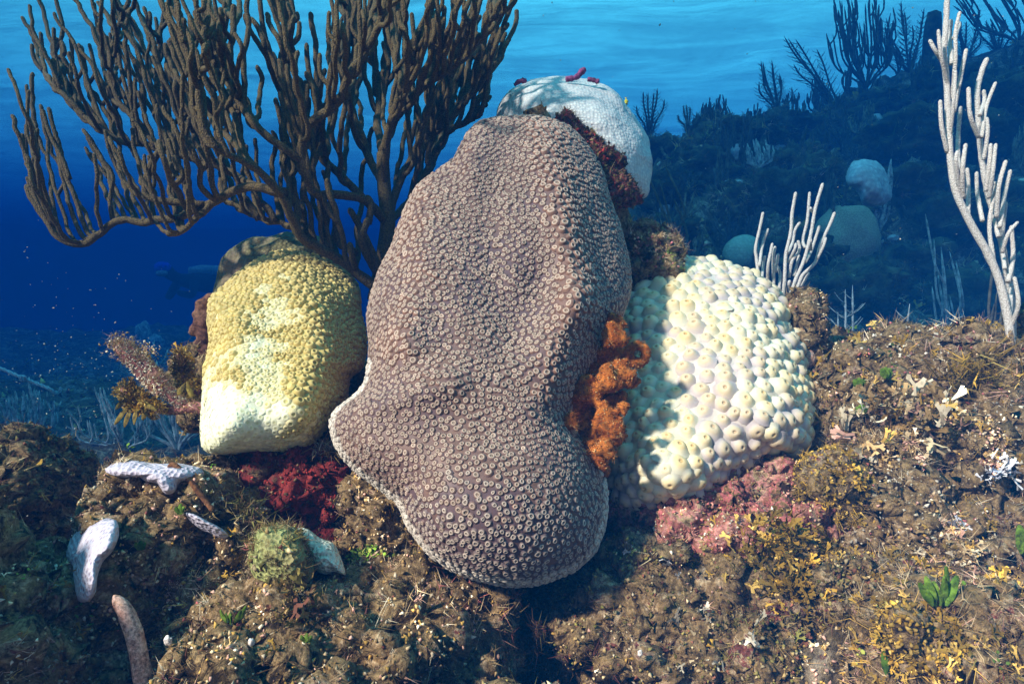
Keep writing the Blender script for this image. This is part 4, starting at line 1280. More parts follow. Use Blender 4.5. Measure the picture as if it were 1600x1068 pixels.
slope_b = [('dim feathery plume below the spiky ridge bush', 1440, 190, 60, 50, 'plume', 6), ('dim spreading soft coral under the largest ridge bush', 1360, 215, 55, 60, 'fan', 12), ('dim plume low on the slope behind the tan dome coral', 1290, 300, 60, 50, 'plume', 6),
           ('dim bush on the slope below the thin far stem', 1145, 225, 42, 44, 'fan', 10), ('faint plume right of the white dome coral', 1055, 260, 50, 44, 'plume', 6), ('dim twiggy bush above the pale green dome coral', 1170, 345, 55, 50, 'fan', 10),
           ('dim soft coral right of the white hooded coral', 1440, 300, 60, 52, 'plume', 6), ('dark plume between the stems of the tall white sea rod', 1520, 190, 70, 50, 'plume', 6), ('dim bush behind the tall narrow pale plume', 1440, 440, 70, 60, 'fan', 11),
           ('dim low bush left of the pale green dome coral', 1070, 345, 48, 50, 'plume', 6), ('dim plume above the bleached ledge coral', 1250, 215, 50, 44, 'plume', 6), ('dark branching soft coral right of the tall white sea rod', 1598, 270, 80, 60, 'fan', 12)]
for i, (lab, u, v, h, w_, st, n_) in enumerate(slope_b):
    far_bush(lab, u, v, h, w_, st, M_FAR_MID, n_, rb.uniform(-0.2, 0.1), 60 + i, rpx=1.5, parts=False)


def copy_tree(o):
    c = o.copy(); col.objects.link(c)
    for ch in o.children:
        q = ch.copy(); col.objects.link(q); q.parent = c
    return c


# the crowd of dark bushes all over the far slope
GL = ['dark twiggy fan bush, one of several on the far slope', 'dark feathery plume, one of several on the far slope', 'dark dense twiggy bush, one of several on the far slope', 'dark tilted feathery plume, one of several on the far slope']
protos = [far_bush(GL[0], 1240, 190, 46, 44, 'fan', M_FAR_ROD, 9, -0.1, 90, rpx=1.6, parts=False, group='dark bushes crowding the far slope'), far_bush(GL[1], 1400, 170, 52, 46, 'plume', M_FAR_ROD, 6, -0.05, 91, rpx=1.5, parts=False, group='dark bushes crowding the far slope'),
          far_bush(GL[2], 1180, 215, 46, 50, 'fan', M_FAR_ROD, 12, 0.05, 92, rpx=1.4, parts=False, group='dark bushes crowding the far slope'), far_bush(GL[3], 1530, 150, 60, 50, 'plume', M_FAR_ROD, 7, -0.2, 93, rpx=1.5, parts=False, group='dark bushes crowding the far slope')]
for i in range(48):
    u = 1010 + 600 * ((i * 0.618) % 1.0)
    c0 = crest(u)
    vtop = CV - F * (c0[1] * SP + c0[2] * CP) / axis_depth(c0)
    v = vtop + 6 + (430 - vtop) * rb.random() ** 1.4
    b0 = hit(u, v)
    o = copy_tree(protos[i % 4])
    o.location = b0 - Vector((0, 0, 0.03))
    k_ = rb.uniform(0.6, 1.25) * (0.55 + 0.45 * axis_depth(b0) / 5.0)
    o.scale = (k_, k_, k_ * rb.uniform(0.8, 1.3))
    o.rotation_euler = (0, 0, rb.uniform(0, 6.28))
# ------------------------------------------------------------------ other corals
M_DOME = mat_cells('bleached_dome', (0.74, 0.74, 0.66), (0.46, 0.47, 0.46), 170, 0.8, 0.0018, 0.6, (0.50, 0.48, 0.46), 9)
M_LILAC = mat_cells('lilac_bleached_coral', (0.22, 0.20, 0.29), (0.56, 0.52, 0.60), 190, 1.0, 0.003, 0.6, invert=True, wide=0.42)
M_PATCH = mat_cells('white_bleached_coral', (0.30, 0.30, 0.19), (0.72, 0.72, 0.58), 230, 1.0, 0.003, 0.6, invert=True, wide=0.42)
M_GREENHEAD = mat_cells('green_maze_coral', (0.07, 0.10, 0.02), (0.34, 0.36, 0.13), 200, 1.0, 0.004, 0.6, (0.16, 0.09, 0.05), 18, invert=True)
M_OLIVE = mat_cells('olive_coral', (0.24, 0.22, 0.09), (0.10, 0.09, 0.035), 160, 0.9, 0.003, 0.7, (0.22, 0.16, 0.10), 14)
M_FARDOME = mat_cells('far_dome_coral', (0.48, 0.41, 0.26), (0.30, 0.25, 0.15), 110, 0.7, 0.004, 0.7)
M_FARGREEN = mat_cells('far_green_dome', (0.42, 0.48, 0.36), (0.30, 0.36, 0.26), 60, 0.6, 0.006, 0.7)
M_FARWHITE = mat_cells('far_bleached_coral', (0.55, 0.57, 0.56), (0.36, 0.38, 0.38), 50, 0.5, 0.006, 0.7)


def solid(name, label, cat, outline, c, depth, front, back, mat, ridges=(), rough=0.0, rscale=30, seed=1, na=96, nr=28, p=2.4, part='colony', group=None, base=None):
    rl = Relief(outline, c, depth, front, back, ridges, na, nr, p, rough, rscale, seed)
    bu, bv = base or (c[0], max(o[1] for o in outline))
    dd = rl.depth(np.array(float(bu)), np.array(float(bv)))
    t = thing(name, label, cat, group, loc=tuple(P(bu, bv, float(dd))))
    child(part, rl.mesh(part), mat, t)
    return t, rl


def on_rock(pts, dmax=9.0):
    """plane through the rock surface under some pixels, as a distance for each pixel"""
    A = np.array([[u, v, 1.0] for u, v in pts]); y = np.array([min(front(u, v), dmax) for u, v in pts])
    k, *_ = np.linalg.lstsq(A, y, rcond=None)
    off = (A @ k - y).max()
    return lambda u, v: k[0] * u + k[1] * v + k[2] - off - 0.002


# white dome behind the tall coral, its shaded underside put on as a dark crust
o_dome = [(776, 200), (784, 158), (808, 133), (850, 121), (895, 120), (930, 129), (965, 150), (992, 182), (1011, 214), (1020, 250), (1019, 285), (1009, 308), (985, 310),
          (940, 305), (880, 290), (820, 262), (788, 235)]
t_dome, r_dome = solid('star_coral', 'white bleached dome coral perched behind the tall star coral', 'coral', o_dome, (905, 210), lambda u, v: 1.16 - 0.0004 * (v - 200), 0.12, 0.22, M_DOME,
                       [([(800, 160), (900, 150), (980, 220)], 50, 0.015)], 0.004, 22, 5, 200, 60, 2.3, base=(900, 300))
dm = r_dome.V.reshape(-1, 3)
_bvh.append(BVHTree.FromPolygons([tuple(q) for q in dm], [tuple(f) for f in r_dome.F]))
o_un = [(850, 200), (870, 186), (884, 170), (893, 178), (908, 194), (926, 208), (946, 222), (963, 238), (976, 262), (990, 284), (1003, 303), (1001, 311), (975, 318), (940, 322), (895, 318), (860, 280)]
t_un, r_un = solid('reef_rock', 'dark crust standing in for the shaded hollow, with red sponge and yellow weed under the white dome', 'rock', o_un, (930, 262), on_rock([(880, 195), (925, 225), (960, 250), (990, 295), (930, 280)]), 0.02, 0.10, M_RED, (), 0.012, 40, 61, 120, 34, part='crust')
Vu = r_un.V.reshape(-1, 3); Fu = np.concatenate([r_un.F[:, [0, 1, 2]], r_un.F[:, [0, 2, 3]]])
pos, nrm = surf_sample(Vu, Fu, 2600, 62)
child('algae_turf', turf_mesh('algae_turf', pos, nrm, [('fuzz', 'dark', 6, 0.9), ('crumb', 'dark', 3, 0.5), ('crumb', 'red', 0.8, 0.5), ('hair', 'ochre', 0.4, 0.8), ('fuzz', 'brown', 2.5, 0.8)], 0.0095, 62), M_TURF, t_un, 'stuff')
for i, (lab, pts, rr) in enumerate([('purple flap of sponge standing up on the white dome coral', [(884, 124), (900, 121), (908, 113), (914, 108)], 4.5),
                                    ('small purple sponge knob on the right of the white dome top', [(918, 124), (926, 125), (935, 128)], 3.5),
                                    ('purple sponge crust on the left shoulder of the white dome', [(804, 133), (812, 127), (822, 126)], 4)]):
    t = thing('purple_sponge', lab, 'sponge', loc=tuple(P(*pts[0], 1.13)))
    w3 = spline(P(np.array([p[0] for p in pts]), np.array([p[1] for p in pts]), np.full(len(pts), 1.12)), 12)
    V, Fs = tube(w3, rr * 1.13 / F * (1 + 0.35 * vnoise(w3 * 300, 3)) * np.linspace(0.8, 1.1, 12), 8)
    if 'M_PURPLE' not in globals():
        M_PURPLE = mat_rock('purple_sponge', [(0.10, 0.03, 0.08), (0.22, 0.06, 0.14), (0.16, 0.05, 0.10)], 40, 150, 0.5)
    child('lobe', make_mesh('lobe', V, Fs), M_PURPLE, t)

solid('star_coral', 'olive coral crust behind the top of the yellow coral', 'coral', [(342, 470), (343, 430), (352, 402), (378, 380), (412, 369), (455, 365), (495, 371), (520, 392), (530, 430), (500, 480), (400, 500)],
      (430, 430), 1.10, 0.09, 0.14, M_OLIVE, (), 0.006, 30, 8)
solid('star_coral', 'lilac white bleached patch crowning the back of the turfed hump', 'coral', [(165, 734), (182, 722), (205, 718), (240, 724), (280, 724), (312, 730), (318, 742), (300, 750), (283, 752), (272, 768), (258, 770), (246, 756), (228, 752), (214, 742), (195, 745), (178, 742)],
      (248, 738), on_rock([(185, 732), (240, 735), (300, 738), (258, 762)]), 0.028, 0.06, M_LILAC, (), 0.002, 60, 9)
solid('star_coral', 'lilac white bleached lobe hanging over the dark hollow', 'coral', [(106, 855), (116, 832), (138, 815), (165, 808), (182, 814), (184, 840), (174, 862), (160, 878), (152, 900), (150, 922), (138, 938), (122, 935), (116, 910), (112, 888), (105, 874)],
      (142, 862), on_rock([(125, 850), (170, 825), (165, 860), (135, 915)], 0.72), 0.045, 0.07, M_LILAC, (), 0.002, 60, 10)
solid('star_coral', 'narrow lilac sliver of bleached coral on the turfed hump', 'coral', [(289, 800), (304, 803), (325, 814), (345, 824), (357, 836), (348, 841), (330, 833), (310, 823), (296, 812)],
      (324, 820), on_rock([(295, 804), (325, 820), (350, 837), (315, 822)]), 0.015, 0.05, M_LILAC, (), 0.001, 60, 11)
t_gh, r_gh = solid('maze_coral', 'small green ridged coral head with a brown crusted top', 'coral', [(393, 850), (405, 826), (432, 820), (462, 826), (482, 848), (492, 880), (485, 915), (462, 935), (432, 938), (405, 920), (392, 888)],
                   (440, 878), min(0.74, front(440, 925) + 0.06, front(440, 870) + 0.07), 0.06, 0.09, M_GREENHEAD, (), 0.004, 40, 12)
Vt = r_gh.V.reshape(-1, 3); Ft = np.concatenate([r_gh.F[:, [0, 1, 2]], r_gh.F[:, [0, 2, 3]]])
vtop = P(440, 848, 0.66)[2]
pos, nrm = surf_sample(Vt, Ft, 260, 71, True, lambda c: (c[:, 2] > vtop).astype(float) + 0.02)
child('algae_turf', turf_mesh('algae_turf', pos, nrm, [('fuzz', 'brown', 4, 1.0), ('fuzz', 'pink', 2, 0.9), ('crumb', 'brown', 1, 0.6)], 0.007, 71), M_TURF, t_gh, 'stuff')
solid('star_coral', 'bright white bleached fan shaped coral patch beside the green coral head', 'coral', [(461, 830), (470, 824), (482, 826), (500, 841), (520, 848), (530, 862), (537, 885), (538, 898), (524, 893), (508, 897), (494, 890), (483, 872), (470, 850)],
      (502, 866), lambda u, v: 0.635 - 0.0003 * (v - 860), 0.02, 0.06, M_PATCH, (), 0.001, 60, 13)

# domes and bleached heads on the slope
def dome(label, u, v, rpx, hpx, mat, d=None, seed=1, name='boulder_coral', cat='coral', amp=0.05, group=None, pit=False):
    b0 = hit(u, v + hpx * 0.6) if d is None else Vector(P(u, v + hpx * 0.6, d))
    dd = axis_depth(b0)
    c = P(u, v, dd)
    V, Fc = blob(c, (rpx * dd / F, rpx * dd / F * 0.9, hpx * dd / F), 4, amp, 1.6, seed, 3)
    t = thing(name, label, cat, group, loc=tuple(c - np.array([0, 0, hpx * dd / F])))
    child('colony', make_mesh('colony', V, Fc), mat, t)
    return t


dome('smooth pale green dome coral beside the small white sea rod', 1162, 398, 32, 31, M_FARGREEN, None, 1, amp=0.03)
dome('large tan dome coral partly behind the small white sea rod', 1322, 378, 48, 58, M_FARDOME, None, 2, amp=0.10)
o_h = [(1322, 276), (1330, 254), (1350, 249), (1372, 256), (1386, 280), (1390, 310), (1372, 322), (1350, 318), (1342, 304), (1334, 294), (1325, 290)]
solid('boulder_coral', 'white hooded bleached coral behind the brown sea rod', 'coral', o_h, (1358, 278), 2.9, 0.12, 0.2, M_FARWHITE, (), 0.012, 12, 14, 90, 24)
for i, (lab, u, v, rx, hy) in enumerate([('white capped coral ledge on the slope left of the small white sea rod', 1145, 288, 15, 7), ('low white streak of coral right of the white capped ledge', 1188, 298, 11, 5),
                                         ('dim lilac coral lump below the white dome coral', 1040, 330, 11, 11), ('dim blue spotted coral lump above the green turfed ledge', 1032, 322, 0, 0), ('pale twin coral lump left of the pale bushy soft coral', 1152, 240, 11, 13),
                                         ('small pale coral lump far down the slope left', 1102, 258, 9, 8), ('bleached ledge coral right of the pale bushy soft coral', 1243, 247, 12, 6),
                                         ('small bleached oval coral above the bleached ledge', 1218, 232, 8, 6), ('tiny pale round coral below the bleached ledge', 1238, 265, 6, 6), ('small white flat coral on the dark slope right of the tan dome', 1394, 372, 10, 6),
                                         ('dim lilac coral near the tall white sea rod', 1478, 308, 12, 8), ('greenish coral lump in the yellow green bush', 1368, 195, 11, 16), ('little pale green coral above the tan dome', 1284, 316, 8, 8)]):
    if rx:
        dome(lab, u, v, rx, hy, M_FARWHITE, None, 40 + i, amp=0.2)

M_FARROCK = mat_rock('far_reef_rock', [(0.02, 0.016, 0.008), (0.06, 0.05, 0.022), (0.10, 0.085, 0.035), (0.05, 0.035, 0.02)], 3, 14, 0.8, 0.03)
fr = random.Random(9)
spots = [(1035, 240, 40, 22), (1105, 222, 26, 24), (1170, 210, 40, 20), (1230, 205, 50, 22), (1320, 190, 44, 22), (1390, 170, 46, 24), (1470, 150, 50, 36), (1560, 160, 56, 44),
         (1130, 215, 46, 28), (1210, 205, 42, 26), (1285, 215, 36, 28), (1420, 215, 60, 36), (1520, 230, 60, 44), (1090, 265, 50, 30), (1240, 260, 40, 32), (1330, 330, 50, 30),
         (1050, 300, 40, 30), (1145, 320, 34, 34), (1220, 300, 44, 34), (1290, 285, 40, 36), (1410, 295, 48, 34), (1470, 350, 60, 40), (1560, 340, 60, 46), (1060, 370, 46, 30), (1420, 420, 62, 40), (1510, 470, 60, 44), (1340, 450, 60, 40), (1250, 400, 50, 34)]
where = ['under the faint plume', 'like a low tower', 'under the sponge tower', 'below the feathery plume', 'below the largest ridge bush', 'under the spiky bush', 'behind the tip of the white sea rod', 'in the shade near the right edge',
         'below the thin far stem', 'above the oval bleached coral', 'left of the yellow green bush', 'right of the yellow green bush', 'between the arms of the tall white sea rod', 'below the small pale lump', 'with the bleached ledge coral on it', 'under the white hooded coral',
         'right of the white dome coral', 'carrying the white capped ledge', 'below the round pale coral', 'above the tan dome coral', 'right of the white hooded coral', 'left of the stem of the tall white sea rod', 'behind the stem of the tall white sea rod', 'above the green turfed ledge', 'under the small white flat coral', 'behind the yellow weed hummock', 'behind the pale feathery plume', 'between the two dome corals']
for i, (u, v, rx, ry) in enumerate(spots):
    b0 = hit(u, v + ry * 0.5); dd = axis_depth(b0)
    c = P(u, v, dd + 0.05)
    V, Fc = blob(c, (rx * dd / F, rx * dd / F, ry * dd / F), 4, 0.35, 2.0, 200 + i, 5, True)
    t = thing('reef_mound', 'dark algae covered reef mound ' + where[i], 'rock', loc=tuple(c - np.array([0, 0, ry * dd / F])))
    child('boulder', make_mesh('boulder', V, Fc), M_FARROCK, t)
    pos, nrm = surf_sample(V, Fc, 220, 300 + i)
    child('algae_turf', turf_mesh('algae_turf', pos, nrm, [('hair', 'dark', 4, 1.0), ('fuzz', 'brown', 3, 1.0), ('hair', 'green', 1.0, 1.0), ('fuzz', 'tan', 0.8, 1.0)], 0.009 * dd, 300 + i, patch=5), M_TURF, t, 'stuff')
# sponge towers on the ridge
for i, (lab, u, v, rx, ry) in enumerate([('dark stubby sponge tower on the ridge', 1170, 124, 6, 16), ('low dark sponge mound on the far ridge', 1106, 165, 7, 13), ('tall dark sponge tower behind the white sea rod', 1455, 62, 13, 34)]):
    b0 = crest(u); dd = axis_depth(b0)
    prof = [(0.9, -1.0), (1.0, -0.5), (0.95, 0.1), (0.85, 0.6), (0.7, 0.95), (0.45, 1.0), (0.35, 0.7), (0, 0.6)]
    V, Fs, C_ = lathe(prof, [(0.07, 0.06, 0.05)] * 8, 14, 0.12, i)
    c = np.array(b0) + np.array([0, 0, ry * 0.85 * dd / F])
    V = V * np.array([rx, rx, ry]) * dd / F
    V = V * (1 + 0.15 * fbm(V * 9, 3, i)[:, None]) + c
    t = thing('sponge_tower', lab, 'sponge', loc=tuple(c - np.array([0, 0, ry * dd / F])))
    child('tower', make_mesh('tower', V, Fs), M_FARROCK, t)
# ------------------------------------------------------------------ sponges, algae, fish, diver and small things
def remeshed(name, balls, voxel, noise=0.0, nfreq=120, seed=0):
    """one continuous skin over overlapping balls (world centre, radius)"""
    bm = bmesh.new()
    for c, r in balls:
        bmesh.ops.create_icosphere(bm, subdivisions=3, radius=r, matrix=Matrix.Translation(Vector(c)))
    me = bpy.data.meshes.new(name); bm.to_mesh(me); bm.free()
    o = bpy.data.objects.new('tmp', me); col.objects.link(o)
    md = o.modifiers.new('r', 'REMESH'); md.mode = 'VOXEL'; md.voxel_size = voxel
    sm = o.modifiers.new('s', 'SMOOTH'); sm.iterations = 5
    dg = bpy.context.evaluated_depsgraph_get()
    me2 = bpy.data.meshes.new_from_object(o.evaluated_get(dg))
    bpy.data.objects.remove(o)
    n = len(me2.vertices); V = np.empty(n * 3, np.float32); me2.vertices.foreach_get('co', V); V = V.reshape(-1, 3).astype(float)
    N = np.empty(n * 3, np.float32); me2.vertices.foreach_get('normal', N); N = N.reshape(-1, 3)
    if noise:
        V = V + N * (noise * fbm(V * nfreq, 3, seed))[:, None]
    lt = [tuple(p.vertices) for p in me2.polygons]
    q = np.array([p for p in lt if len(p) == 4])
    tr3 = np.array([p for p in lt if len(p) == 3])
    Fs = [f for f in (q, tr3) if len(f)]
    tri = np.concatenate([q[:, [0, 1, 2]], q[:, [0, 2, 3]]] + ([tr3] if len(tr3) else []))
    return V, Fs, tri


# orange fuzzy sponge wedged between the tall and the cream coral
M_ORANGE = mat_rock('orange_sponge', [(0.15, 0.035, 0.006), (0.30, 0.085, 0.012), (0.38, 0.13, 0.022), (0.24, 0.065, 0.012)], 40, 260, 0.6, 0.002)
spec = [(962, 505, 13), (958, 525, 17), (955, 545, 18), (945, 565, 20), (968, 575, 14), (982, 588, 13), (990, 597, 8), (930, 590, 22), (952, 595, 19), (915, 612, 20), (940, 620, 22), (962, 628, 14), (975, 636, 9),
        (905, 632, 17), (925, 645, 22), (948, 650, 18), (890, 660, 12), (910, 668, 20), (935, 675, 20), (955, 675, 16), (968, 682, 10), (900, 690, 10), (925, 695, 17), (945, 700, 14), (938, 720, 13), (946, 735, 8), (915, 712, 8)]
balls = []
for i, (u, v, r) in enumerate(spec):
    d = 0.735 - 0.03 * math.sin(i * 1.7) - 0.10 * (v - 600) / 240
    balls.append((P(u, v, d), r * 1.05 * d / F))
    for j in range(3):
        a = i * 2.4 + j * 2.1
        balls.append((P(u + 0.95 * r * math.cos(a), v + 0.95 * r * math.sin(a), d - 0.4 * r * d / F), r * (0.42 + 0.1 * j) * d / F))
for a in range(9):
    t = a / 9 * 2 * math.pi
    balls.append((P(996 + 13 * math.cos(t), 553 + 15 * math.sin(t), 0.75), 8.5 * 0.75 / F))
balls.append((P(976, 568, 0.75), 9 * 0.75 / F))
V, Fs, tri = remeshed('lobes', balls, 0.0026, 0.0016, 150, 4)
t_or = thing('orange_sponge', 'orange fuzzy lobed sponge wedged between the tall coral and the cream coral', 'sponge', loc=tuple(P(940, 735, 0.72)))
child('lobes', make_mesh('lobes', V, Fs), M_ORANGE, t_or)
PAL['orange'] = np.array([(0.30, 0.085, 0.012), (0.40, 0.15, 0.03), (0.24, 0.065, 0.01), (0.42, 0.26, 0.11)])
pos, nrm = surf_sample(V, tri, 3600, 81)
child('fuzz', turf_mesh('fuzz', pos, nrm, [('fuzz', 'orange', 6, 1.0), ('crumb', 'orange', 3, 0.4), ('hair', 'pale', 0.12, 1.9), ('crumb', 'pale', 0.3, 0.3)], 0.0035, 81, up=0.05), M_TURF, t_or, 'stuff')

# brown lobed sponge at the left flank of the yellow coral
M_BSP = mat_rock('brown_sponge', [(0.06, 0.022, 0.014), (0.13, 0.06, 0.035), (0.17, 0.09, 0.05)], 30, 180, 0.5, 0.002)
balls = [(P(u, v, 0.98), r * 0.98 / F) for u, v, r in [(328, 463, 8), (318, 478, 12), (325, 490, 12), (308, 492, 8), (318, 505, 14), (306, 515, 10), (322, 525, 14), (312, 540, 12), (325, 550, 14), (310, 560, 9)]]
V, Fs, tri = remeshed('lobes', balls, 0.003, 0.002, 80, 5)
t_b = thing('brown_sponge', 'dark brown knobbly sponge clinging to the left flank of the yellow coral', 'sponge', loc=tuple(P(322, 560, 0.98)))
child('lobes', make_mesh('lobes', V, Fs), M_BSP, t_b)
rock('dark weedy rock shelf behind the left flank of the yellow coral', 332, 600, 1.02, 40, 55, 0.06, mix=DARK_MIX, n=900, seed=86, sub=5)

# reddish branching sponge with weed on it
M_RSP = mat_rock('dusky_red_sponge', [(0.13, 0.05, 0.045), (0.24, 0.09, 0.075), (0.30, 0.13, 0.11), (0.18, 0.12, 0.07)], 40, 200, 0.6, 0.002)
t_rs = thing('branching_sponge', 'dusky red branching sponge furred with weed reaching out over the pale sea rods', 'sponge', loc=tuple(P(318, 642, 0.86)))


def limb(parent, pts, rpx, d, mat, name='limb', n=26, sides=12, noise=0.12, seed=1):
    p = np.array(pts, float)
    dd = np.full(len(p), d) if np.isscalar(d) else np.array(d, float)
    W3 = spline(P(p[:, 0], p[:, 1], dd), n)
    rr = np.interp(np.linspace(0, 1, n), np.linspace(0, 1, len(rpx)), rpx) * dd.mean() / F
    e = np.sqrt(np.clip(1 - (1 - np.clip(np.linspace(1, 0, n) / 0.08, 0, 1)) ** 2, 0.1, 1))
    V, Fs = tube(W3, rr * e, sides)
    N = V.copy()
    N[:n * sides] -= np.repeat(W3, sides, 0)
    N /= np.linalg.norm(N, axis=1, keepdims=True) + 1e-9
    V[:n * sides] += N[:n * sides] * (noise * rr.mean() * fbm(V[:n * sides] * 70, 3, seed))[:, None]
    o = child(name, make_mesh(name, V, Fs), mat, parent)
    tri = np.concatenate([Fs[0][:, [0, 1, 2]], Fs[0][:, [0, 2, 3]], Fs[1]])
    return V, tri


V1, F1 = limb(t_rs, [(330, 640), (300, 636), (275, 640), (255, 638), (240, 630)], [7, 9, 8, 7, 6], 0.85, M_RSP)
V2, F2 = limb(t_rs, [(290, 636), (270, 620), (245, 596), (218, 568), (195, 545), (182, 535)], [8, 10, 16, 15, 15, 11], 0.85, M_RSP, seed=2)
V3, F3 = limb(t_rs, [(250, 640), (228, 632), (205, 620), (192, 604)], [6, 8, 9, 8], 0.84, M_RSP, seed=3)
V4, F4 = limb(t_rs, [(315, 612), (290, 598), (285, 570), (280, 545)], [8, 7, 7, 5], 0.90, M_RSP, seed=4)
for i, (Va, Fa, n_, mix) in enumerate([(V2, F2, 900, [('fuzz', 'tan', 4, 1.0), ('hair', 'brown', 3, 1.0), ('crumb', 'pale', 1.5, 0.35)]), (V3, F3, 420, [('ribbon', 'ochre', 3, 1.2), ('fuzz', 'tan', 3, 1.0)]),
                                       (V1, F1, 160, [('fuzz', 'tan', 2, 0.8), ('crumb', 'pink', 2, 0.4)]), (V4, F4, 320, [('ribbon', 'ochre', 2, 1.2), ('hair', 'brown', 3, 1.0)])]):
    pos, nrm = surf_sample(Va, Fa, n_, 90 + i)
    child('weed', turf_mesh('weed', pos, nrm, mix, 0.0055, 90 + i), M_TURF, t_rs, 'stuff')
for i, (u, v, s) in enumerate([(188, 500 + 38, 1.0), (228, 548, 0.8)]):
    pos = P(u, v, 0.85) + 0.008 * np.random.default_rng(i).standard_normal((160, 3))
    nrm = np.random.default_rng(i + 9).standard_normal((160, 3))
    child('weed', turf_mesh('weed', pos, nrm, [('fuzz', 'tan', 4, 1.0), ('crumb', 'tan', 2, 0.4)], 0.006 * s, 95 + i), M_TURF, t_rs, 'stuff')


def blade(parent, base, tipv, width, mat, name='blade', curl=0.3, seed=0, thick=0.0006, round_=0.6):
    """a leaf blade with thickness: base and tip in world space"""
    r = np.random.default_rng(seed)
    base, tipv = np.asarray(base, float), np.asarray(tipv, float)
    ax = tipv - base; L = np.linalg.norm(ax); ax /= L
    s = np.cross(ax, np.array([0.2, 1, 0.1]) + 0.4 * r.standard_normal(3)); s /= np.linalg.norm(s)
    n = np.cross(s, ax)
    t = np.linspace(0, 1, 9); wv = np.linspace(-1, 1, 5)
    prof = width * np.sqrt(np.clip(np.sin(np.pi * np.clip(t * 0.88 + 0.10, 0, 1)), 0.02, 1)) * (0.45 + 0.55 * ss(t, 0, round_))
    top = base + ax * (t * L)[:, None, None] + s * (prof[:, None] * wv[None])[..., None] + n * (curl * L * (t ** 2)[:, None] + 0.18 * width * (wv ** 2)[None] + 0.10 * width * np.sin(t * 9 + seed)[:, None] * wv[None])[..., None]
    A = top.reshape(-1, 3); B = A - n * thick
    f = grid_faces(9, 5)
    me = make_mesh(name, np.concatenate([A, B]), [f, f[:, ::-1] + 45])
    return child(name, me, mat, parent)


M_OCHRE_LEAF = mat_rock('ochre_blade', [(0.10, 0.07, 0.012), (0.20, 0.14, 0.025), (0.27, 0.20, 0.05)], 30, 140, 0.3, 0.001)
M_GREEN_LEAF = mat_rock('green_blade', [(0.03, 0.07, 0.006), (0.07, 0.14, 0.01), (0.15, 0.24, 0.03)], 25, 120, 0.3, 0.001)
t_oc = thing('brown_alga', 'ochre blades of brown alga hanging from the red branching sponge', 'alga', loc=tuple(P(208, 632, 0.83)))
for i, (bu, bv, tu, tv, w_) in enumerate([(205, 628, 176, 663, 7), (208, 630, 190, 666, 8), (215, 632, 205, 662, 8), (222, 634, 226, 652, 9), (198, 618, 182, 640, 7), (232, 632, 222, 655, 8), (212, 622, 240, 640, 8), (290, 598, 276, 615, 8), (292, 596, 300, 618, 8)]):
    blade(t_oc, P(bu, bv, 0.83), P(tu, tv, 0.82), 0.55 * w_ * 0.83 / F, M_OCHRE_LEAF, curl=0.15, seed=i)


def leafy(label, u, v, d, spec_, mat, width=7, cat='alga', name='leafy_alga', group=None):
    d = front(u, v) - 0.008
    t = thing(name, label, cat, group, loc=tuple(P(u, v, d)))
    for i, (du, h) in enumerate(spec_):
        blade(t, P(u + du * 0.35, v + 3, d + 0.004 * ((i % 3) - 1)), P(u + du, v - h, d + 0.006 * ((i % 4) - 1.5)), width * d / F, mat, 'leaf', 0.1 + 0.1 * (i % 2), i, round_=0.3)
    return t


leafy('bunch of upright bright green leaves growing on the shaded slope', 1468, 943, 0.66, [(-30, 30), (-18, 38), (-8, 34), (2, 42), (12, 40), (22, 52), (30, 45), (34, 34)], M_GREEN_LEAF, 6.5)
leafy('green leaf poking up from the golden weedy rock', 1596, 862, 0.70, [(0, 40), (8, 30)], M_GREEN_LEAF, 7)
leafy('small round green alga on the rosy rock shoulder', 1347, 645, None, [(-6, 9), (0, 12), (6, 9)], M_GREEN_LEAF, 7)
leafy('green alga cups on the crest against the dark slope', 1385, 588, None, [(-6, 12), (0, 14), (6, 13)], M_GREEN_LEAF, 5)
leafy('pale green alga spray on the rock crest', 1343, 603, None, [(-7, 10), (0, 12), (7, 11)], M_GREEN_LEAF, 5)
leafy('little green alga beside the lilac bleached lobe', 218, 856, 0.64, [(-7, 8), (0, 10), (7, 9)], M_GREEN_LEAF, 5)
leafy('bushy green alga in the dark gap by the broad brown rock', 362, 972, 0.56, [(-20, 18), (-12, 12), (-4, 14), (6, 12), (14, 16), (20, 20)], M_GREEN_LEAF, 4)
leafy('tiny green sprig on the broad brown rock', 478, 1000, 0.52, [(-8, 7), (0, 9), (8, 7)], M_GREEN_LEAF, 4)
leafy('slender yellow green leaf near the golden weedy rock', 1385, 1050, 0.62, [(-3, 34), (10, 22), (22, 26)], M_GREEN_LEAF, 5)
leafy('green sprig above the sliver of bleached coral', 280, 800, 0.68, [(-6, 8), (0, 12), (6, 9)], M_GREEN_LEAF, 4)

# green leafy mat left of the foot of the tall coral
V, Fc = blob(P(580, 905, 0.69), (46 * 0.69 / F, 0.03, 30 * 0.69 / F), 4, 0.2, 2, 5)
t_gm = thing('green_alga', 'thick mat of small green leafy algae at the foot of the tall coral', 'alga', loc=tuple(P(580, 935, 0.69)))
child('clump', make_mesh('clump', V, Fc), M_ROCK, t_gm)
pos, nrm = surf_sample(V, Fc, 1900, 97)
child('leaves', turf_mesh('leaves', pos, nrm, GREEN_MIX, 0.0055, 97), M_TURF, t_gm, 'stuff')


